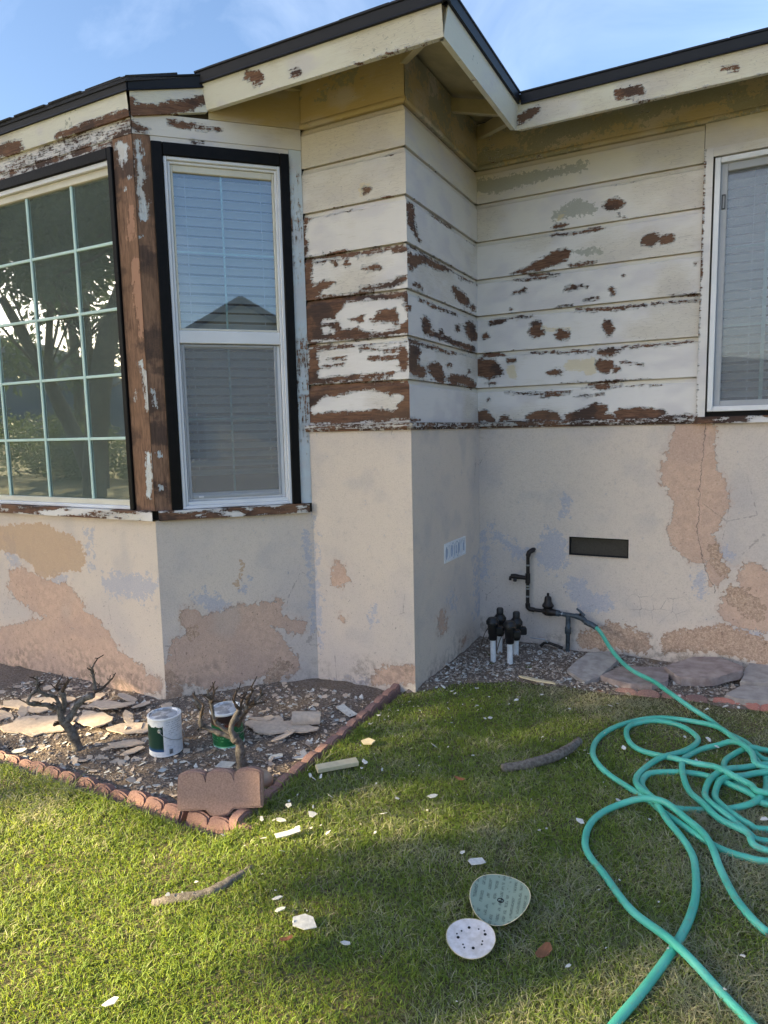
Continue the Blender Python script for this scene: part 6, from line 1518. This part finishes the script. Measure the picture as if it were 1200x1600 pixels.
def flakes(name, pts, size, mat, seed, label, cat):
    rg = np.random.default_rng(seed); n = len(pts); k = 5
    th = (np.arange(k)[None] + rg.uniform(-.35, .35, (n, k))) * 2 * math.pi / k
    s = size * (0.35 + rg.random(n) ** 3 * 2.6); asp = 0.35 + 0.65 * rg.random(n)
    q = rg.uniform(0.7, 1.2, (n, k))
    X = np.cos(th) * q * s[:, None]; Y = np.sin(th) * q * (s * asp)[:, None]
    a = rg.random(n) * 6.283; ca, sa = np.cos(a)[:, None], np.sin(a)[:, None]
    tx, ty = rg.normal(0, 0.28, (2, n, 1))
    Xr, Yr = X * ca - Y * sa, X * sa + Y * ca
    top = np.stack([Xr, Yr, Xr * tx + Yr * ty], -1) + pts[:, None]
    bot = top.copy(); bot[..., 2] -= 0.0015
    V = np.concatenate([top, bot], 1).reshape(-1, 3); o_ = np.arange(n) * 2 * k
    F = [tuple(int(b + i) for i in range(k)) for b in o_]
    for i in range(k):
        j = (i + 1) % k
        F += [(int(b + j), int(b + i), int(b + k + i), int(b + k + j)) for b in o_]
    o = new_obj(name, mesh_np(name, V, F), None, mat); o['kind'] = 'stuff'
    return tag(o, label, cat)
def bedpts(n, seed, bias=0.0):
    rg = np.random.default_rng(seed); x = rg.uniform(-4.4, -1.9, n); y = 2.08 + (3.6 - 2.08) * rg.random(n) ** (1 - bias)
    ok = (y < 3.06 + np.clip(x + 3.23, 0, 0.70)) 
    x, y = x[ok], y[ok]
    return np.stack([x, y, bed_z(x, y) + 0.004], 1)
def strippts(n, seed):
    rg = np.random.default_rng(seed); x = rg.uniform(-1.76, 1.2, n); y = rg.uniform(3.8, 4.97, n)
    ok = y > yb(x) - 0.05
    x, y = x[ok], y[ok]
    return np.stack([x, y, strip_z(x, y) + 0.004], 1)
t = NT('pebble_mix'); n = t.noise(40, 2)
t.set(Base_Color=t.mix(t.step(n, 0.3, 0.7), srgb(128, 114, 104), srgb(178, 166, 154)), Roughness=0.95)
M['pebble'] = t.mat
lumps('bed_pebbles', bedpts(4200, 1), 0.006, M['pebble'], 2, label='small stones and clods scattered over the bed soil', cat='pebbles')
lumps('strip_gravel', strippts(7500, 3), 0.0075, M['pebble'], 4, label='grey gravel and crumbs along the right wall', cat='gravel')
rg = np.random.default_rng(6)
flakes('bed_paint_flakes', bedpts(1700, 5), 0.0085, M['chip_white'], 7, 'small white paint flakes scattered over the bed', 'paint flakes')
flakes('bed_stucco_crumbs', bedpts(1500, 8), 0.011, M['chip_cream'], 9, 'small cream stucco crumbs scattered over the bed', 'stucco crumbs')
flakes('strip_paint_flakes', strippts(1900, 10), 0.0085, M['chip_white'], 11, 'white paint flakes lying thick along the right wall', 'paint flakes')
n = 330; x = rg.uniform(-1.85, 0.9, n); y = 4.3 - 2.7 * rg.random(n) ** 2.0; x = np.where(rg.random(n) < 0.45, -1.8 + 0.55 * rg.random(n) ** 1.5, x)
flakes('lawn_paint_flakes', np.stack([x, y, np.full(n, 0.036)], 1), 0.0070, M['chip_white'], 12, 'tiny white paint flakes sprinkled on the lawn near the walls', 'paint flakes')

def grass():
    rg = np.random.default_rng(21)
    N0 = 1350000
    x = rg.uniform(-5.0, 2.4, N0); y = rg.uniform(0.2, 4.5, N0)
    d = np.hypot(x, y)
    # only where the lawn is, thinning with distance and off to the sides
    ang = np.arctan2(x * math.cos(YAW) + y * math.sin(YAW), -x * math.sin(YAW) + y * math.cos(YAW))
    wgt = np.clip(1.55 / d, 0.25, 1.0) * np.where(np.abs(ang) < 0.66, 1.0, 0.22)
    edge = yb(x) + 0.05 * fbm(x * 5, y * 3, 15)
    ok = ~((x < -1.835) & (y > 1.985)) & (rg.random(N0) < wgt)
    ok &= (rg.random(N0) < np.clip((edge - y) / 0.14, 0, 1)) & ~((x < -1.76) & (y > 3.7))
    bare = fbm(x * 2.6, y * 2.6, 61)
    ok &= rg.random(N0) < np.clip(0.97 - 0.8 * np.clip(bare, 0, 1), 0.25, 1)
    x, y, d = x[ok], y[ok], d[ok]; n = len(x)
    z = lawn_z(x, y) - 0.002
    patch = fbm(x * 1.7, y * 1.7, 71); fine = fbm(x * 7, y * 7, 73)
    h = (0.010 + 0.018 * rg.random(n)) * (1.0 + 0.35 * patch + 0.25 * fine)
    ed = np.minimum(np.where(x < -1.8, np.abs(y - 1.985), 9), np.where((y > 1.9) & (y < 3.75), np.abs(x + 1.83), 9))
    h *= (1 + 0.9 * np.exp(-(ed / 0.045) ** 2)) * (1 + 0.7 * np.clip(fbm(x * 16, y * 16, 81), 0, 1))
    near_wall = np.clip(1 - (edge[ok] - y) / 0.9, 0, 1)
    h *= (1 - 0.35 * near_wall)
    tuft = ((x > -1.80) & (x < -1.0) & (y > 3.3)) * 0.25
    dry = np.clip(0.34 + 0.60 * patch + 0.36 * fine + 0.45 * near_wall * (x > -1.2) + 0.25 * np.clip(x + 0.9, 0, 1.2) - tuft - 0.15 * ((x < -0.8) & (y < 1.7)) + rg.normal(0, 0.30, n), 0, 1)
    wd = (0.0009 + 0.0009 * rg.random(n)) * (0.7 + 0.28 * d)
    a = rg.random(n) * 6.283; b = rg.random(n) * 6.283
    lean = np.abs(rg.normal(0, 0.65, n)) + 0.25 + 0.55 * (dry > 0.62)
    dx, dy = np.cos(a), np.sin(a); sx, sy = np.cos(b) * wd, np.sin(b) * wd
    L1 = h * 0.55
    P0 = np.stack([x, y, z], 1); S_ = np.stack([sx, sy, 0 * sx], 1)
    m_ = P0 + np.stack([dx * lean * L1 * 0.6, dy * lean * L1 * 0.6, L1], 1)
    tp = m_ + np.stack([dx * lean * h * 0.9, dy * lean * h * 0.9, h * 0.45 / (1 + lean * 0.5)], 1)
    V = np.stack([P0 - S_, P0 + S_, m_ - S_ * 0.8, m_ + S_ * 0.8, tp], 1).astype(np.float32).reshape(-1, 3)
    o5 = (np.arange(n) * 5)[:, None]
    tri = np.concatenate([o5 + np.array([[0, 1, 3]]), o5 + np.array([[0, 3, 2]]), o5 + np.array([[2, 3, 4]])], 1).astype(np.int32).reshape(-1)
    me = bpy.data.meshes.new('lawn_grass')
    me.vertices.add(len(V)); me.vertices.foreach_set('co', V.ravel())
    me.loops.add(len(tri)); me.loops.foreach_set('vertex_index', tri)
    nf = len(tri) // 3
    me.polygons.add(nf); me.polygons.foreach_set('loop_start', np.arange(0, nf * 3, 3, dtype=np.int32)); me.polygons.foreach_set('loop_total', np.full(nf, 3, np.int32))
    at = me.attributes.new('dry', 'FLOAT', 'POINT'); at.data.foreach_set('value', np.repeat(dry, 5).astype(np.float32))
    at = me.attributes.new('tone', 'FLOAT', 'POINT'); at.data.foreach_set('value', np.repeat(np.clip(rg.random(n) * 0.7 + 0.3 * (0.5 + fine), 0, 1), 5).astype(np.float32))
    me.update(calc_edges=True); me.validate()
    t = NT('grass_blades')
    g = t.mix(t.attr('tone'), srgb(82, 112, 50), srgb(150, 170, 80))
    c = t.mix(t.step(t.attr('dry'), 0.35, 0.85), g, t.mix(t.attr('tone'), srgb(140, 136, 114), srgb(202, 195, 168)))
    t.set(Base_Color=c, Roughness=0.55); t.b.inputs['Specular IOR Level'].default_value = 0.3
    tr = t.n('ShaderNodeBsdfTranslucent'); t.put(tr.inputs[0], t.mix(0.5, c, srgb(188, 200, 60)))
    mx = t.n('ShaderNodeMixShader'); mx.inputs[0].default_value = 0.45
    t.t.links.new(t.b.outputs[0], mx.inputs[1]); t.t.links.new(tr.outputs[0], mx.inputs[2])
    t.t.links.new(mx.outputs[0], t.out.inputs['Surface'])
    o = new_obj('lawn_grass', me, None, t.mat); o['kind'] = 'stuff'
    tag(o, 'short mown green and straw-coloured lawn grass', 'grass')
    return n
print('blades', grass())
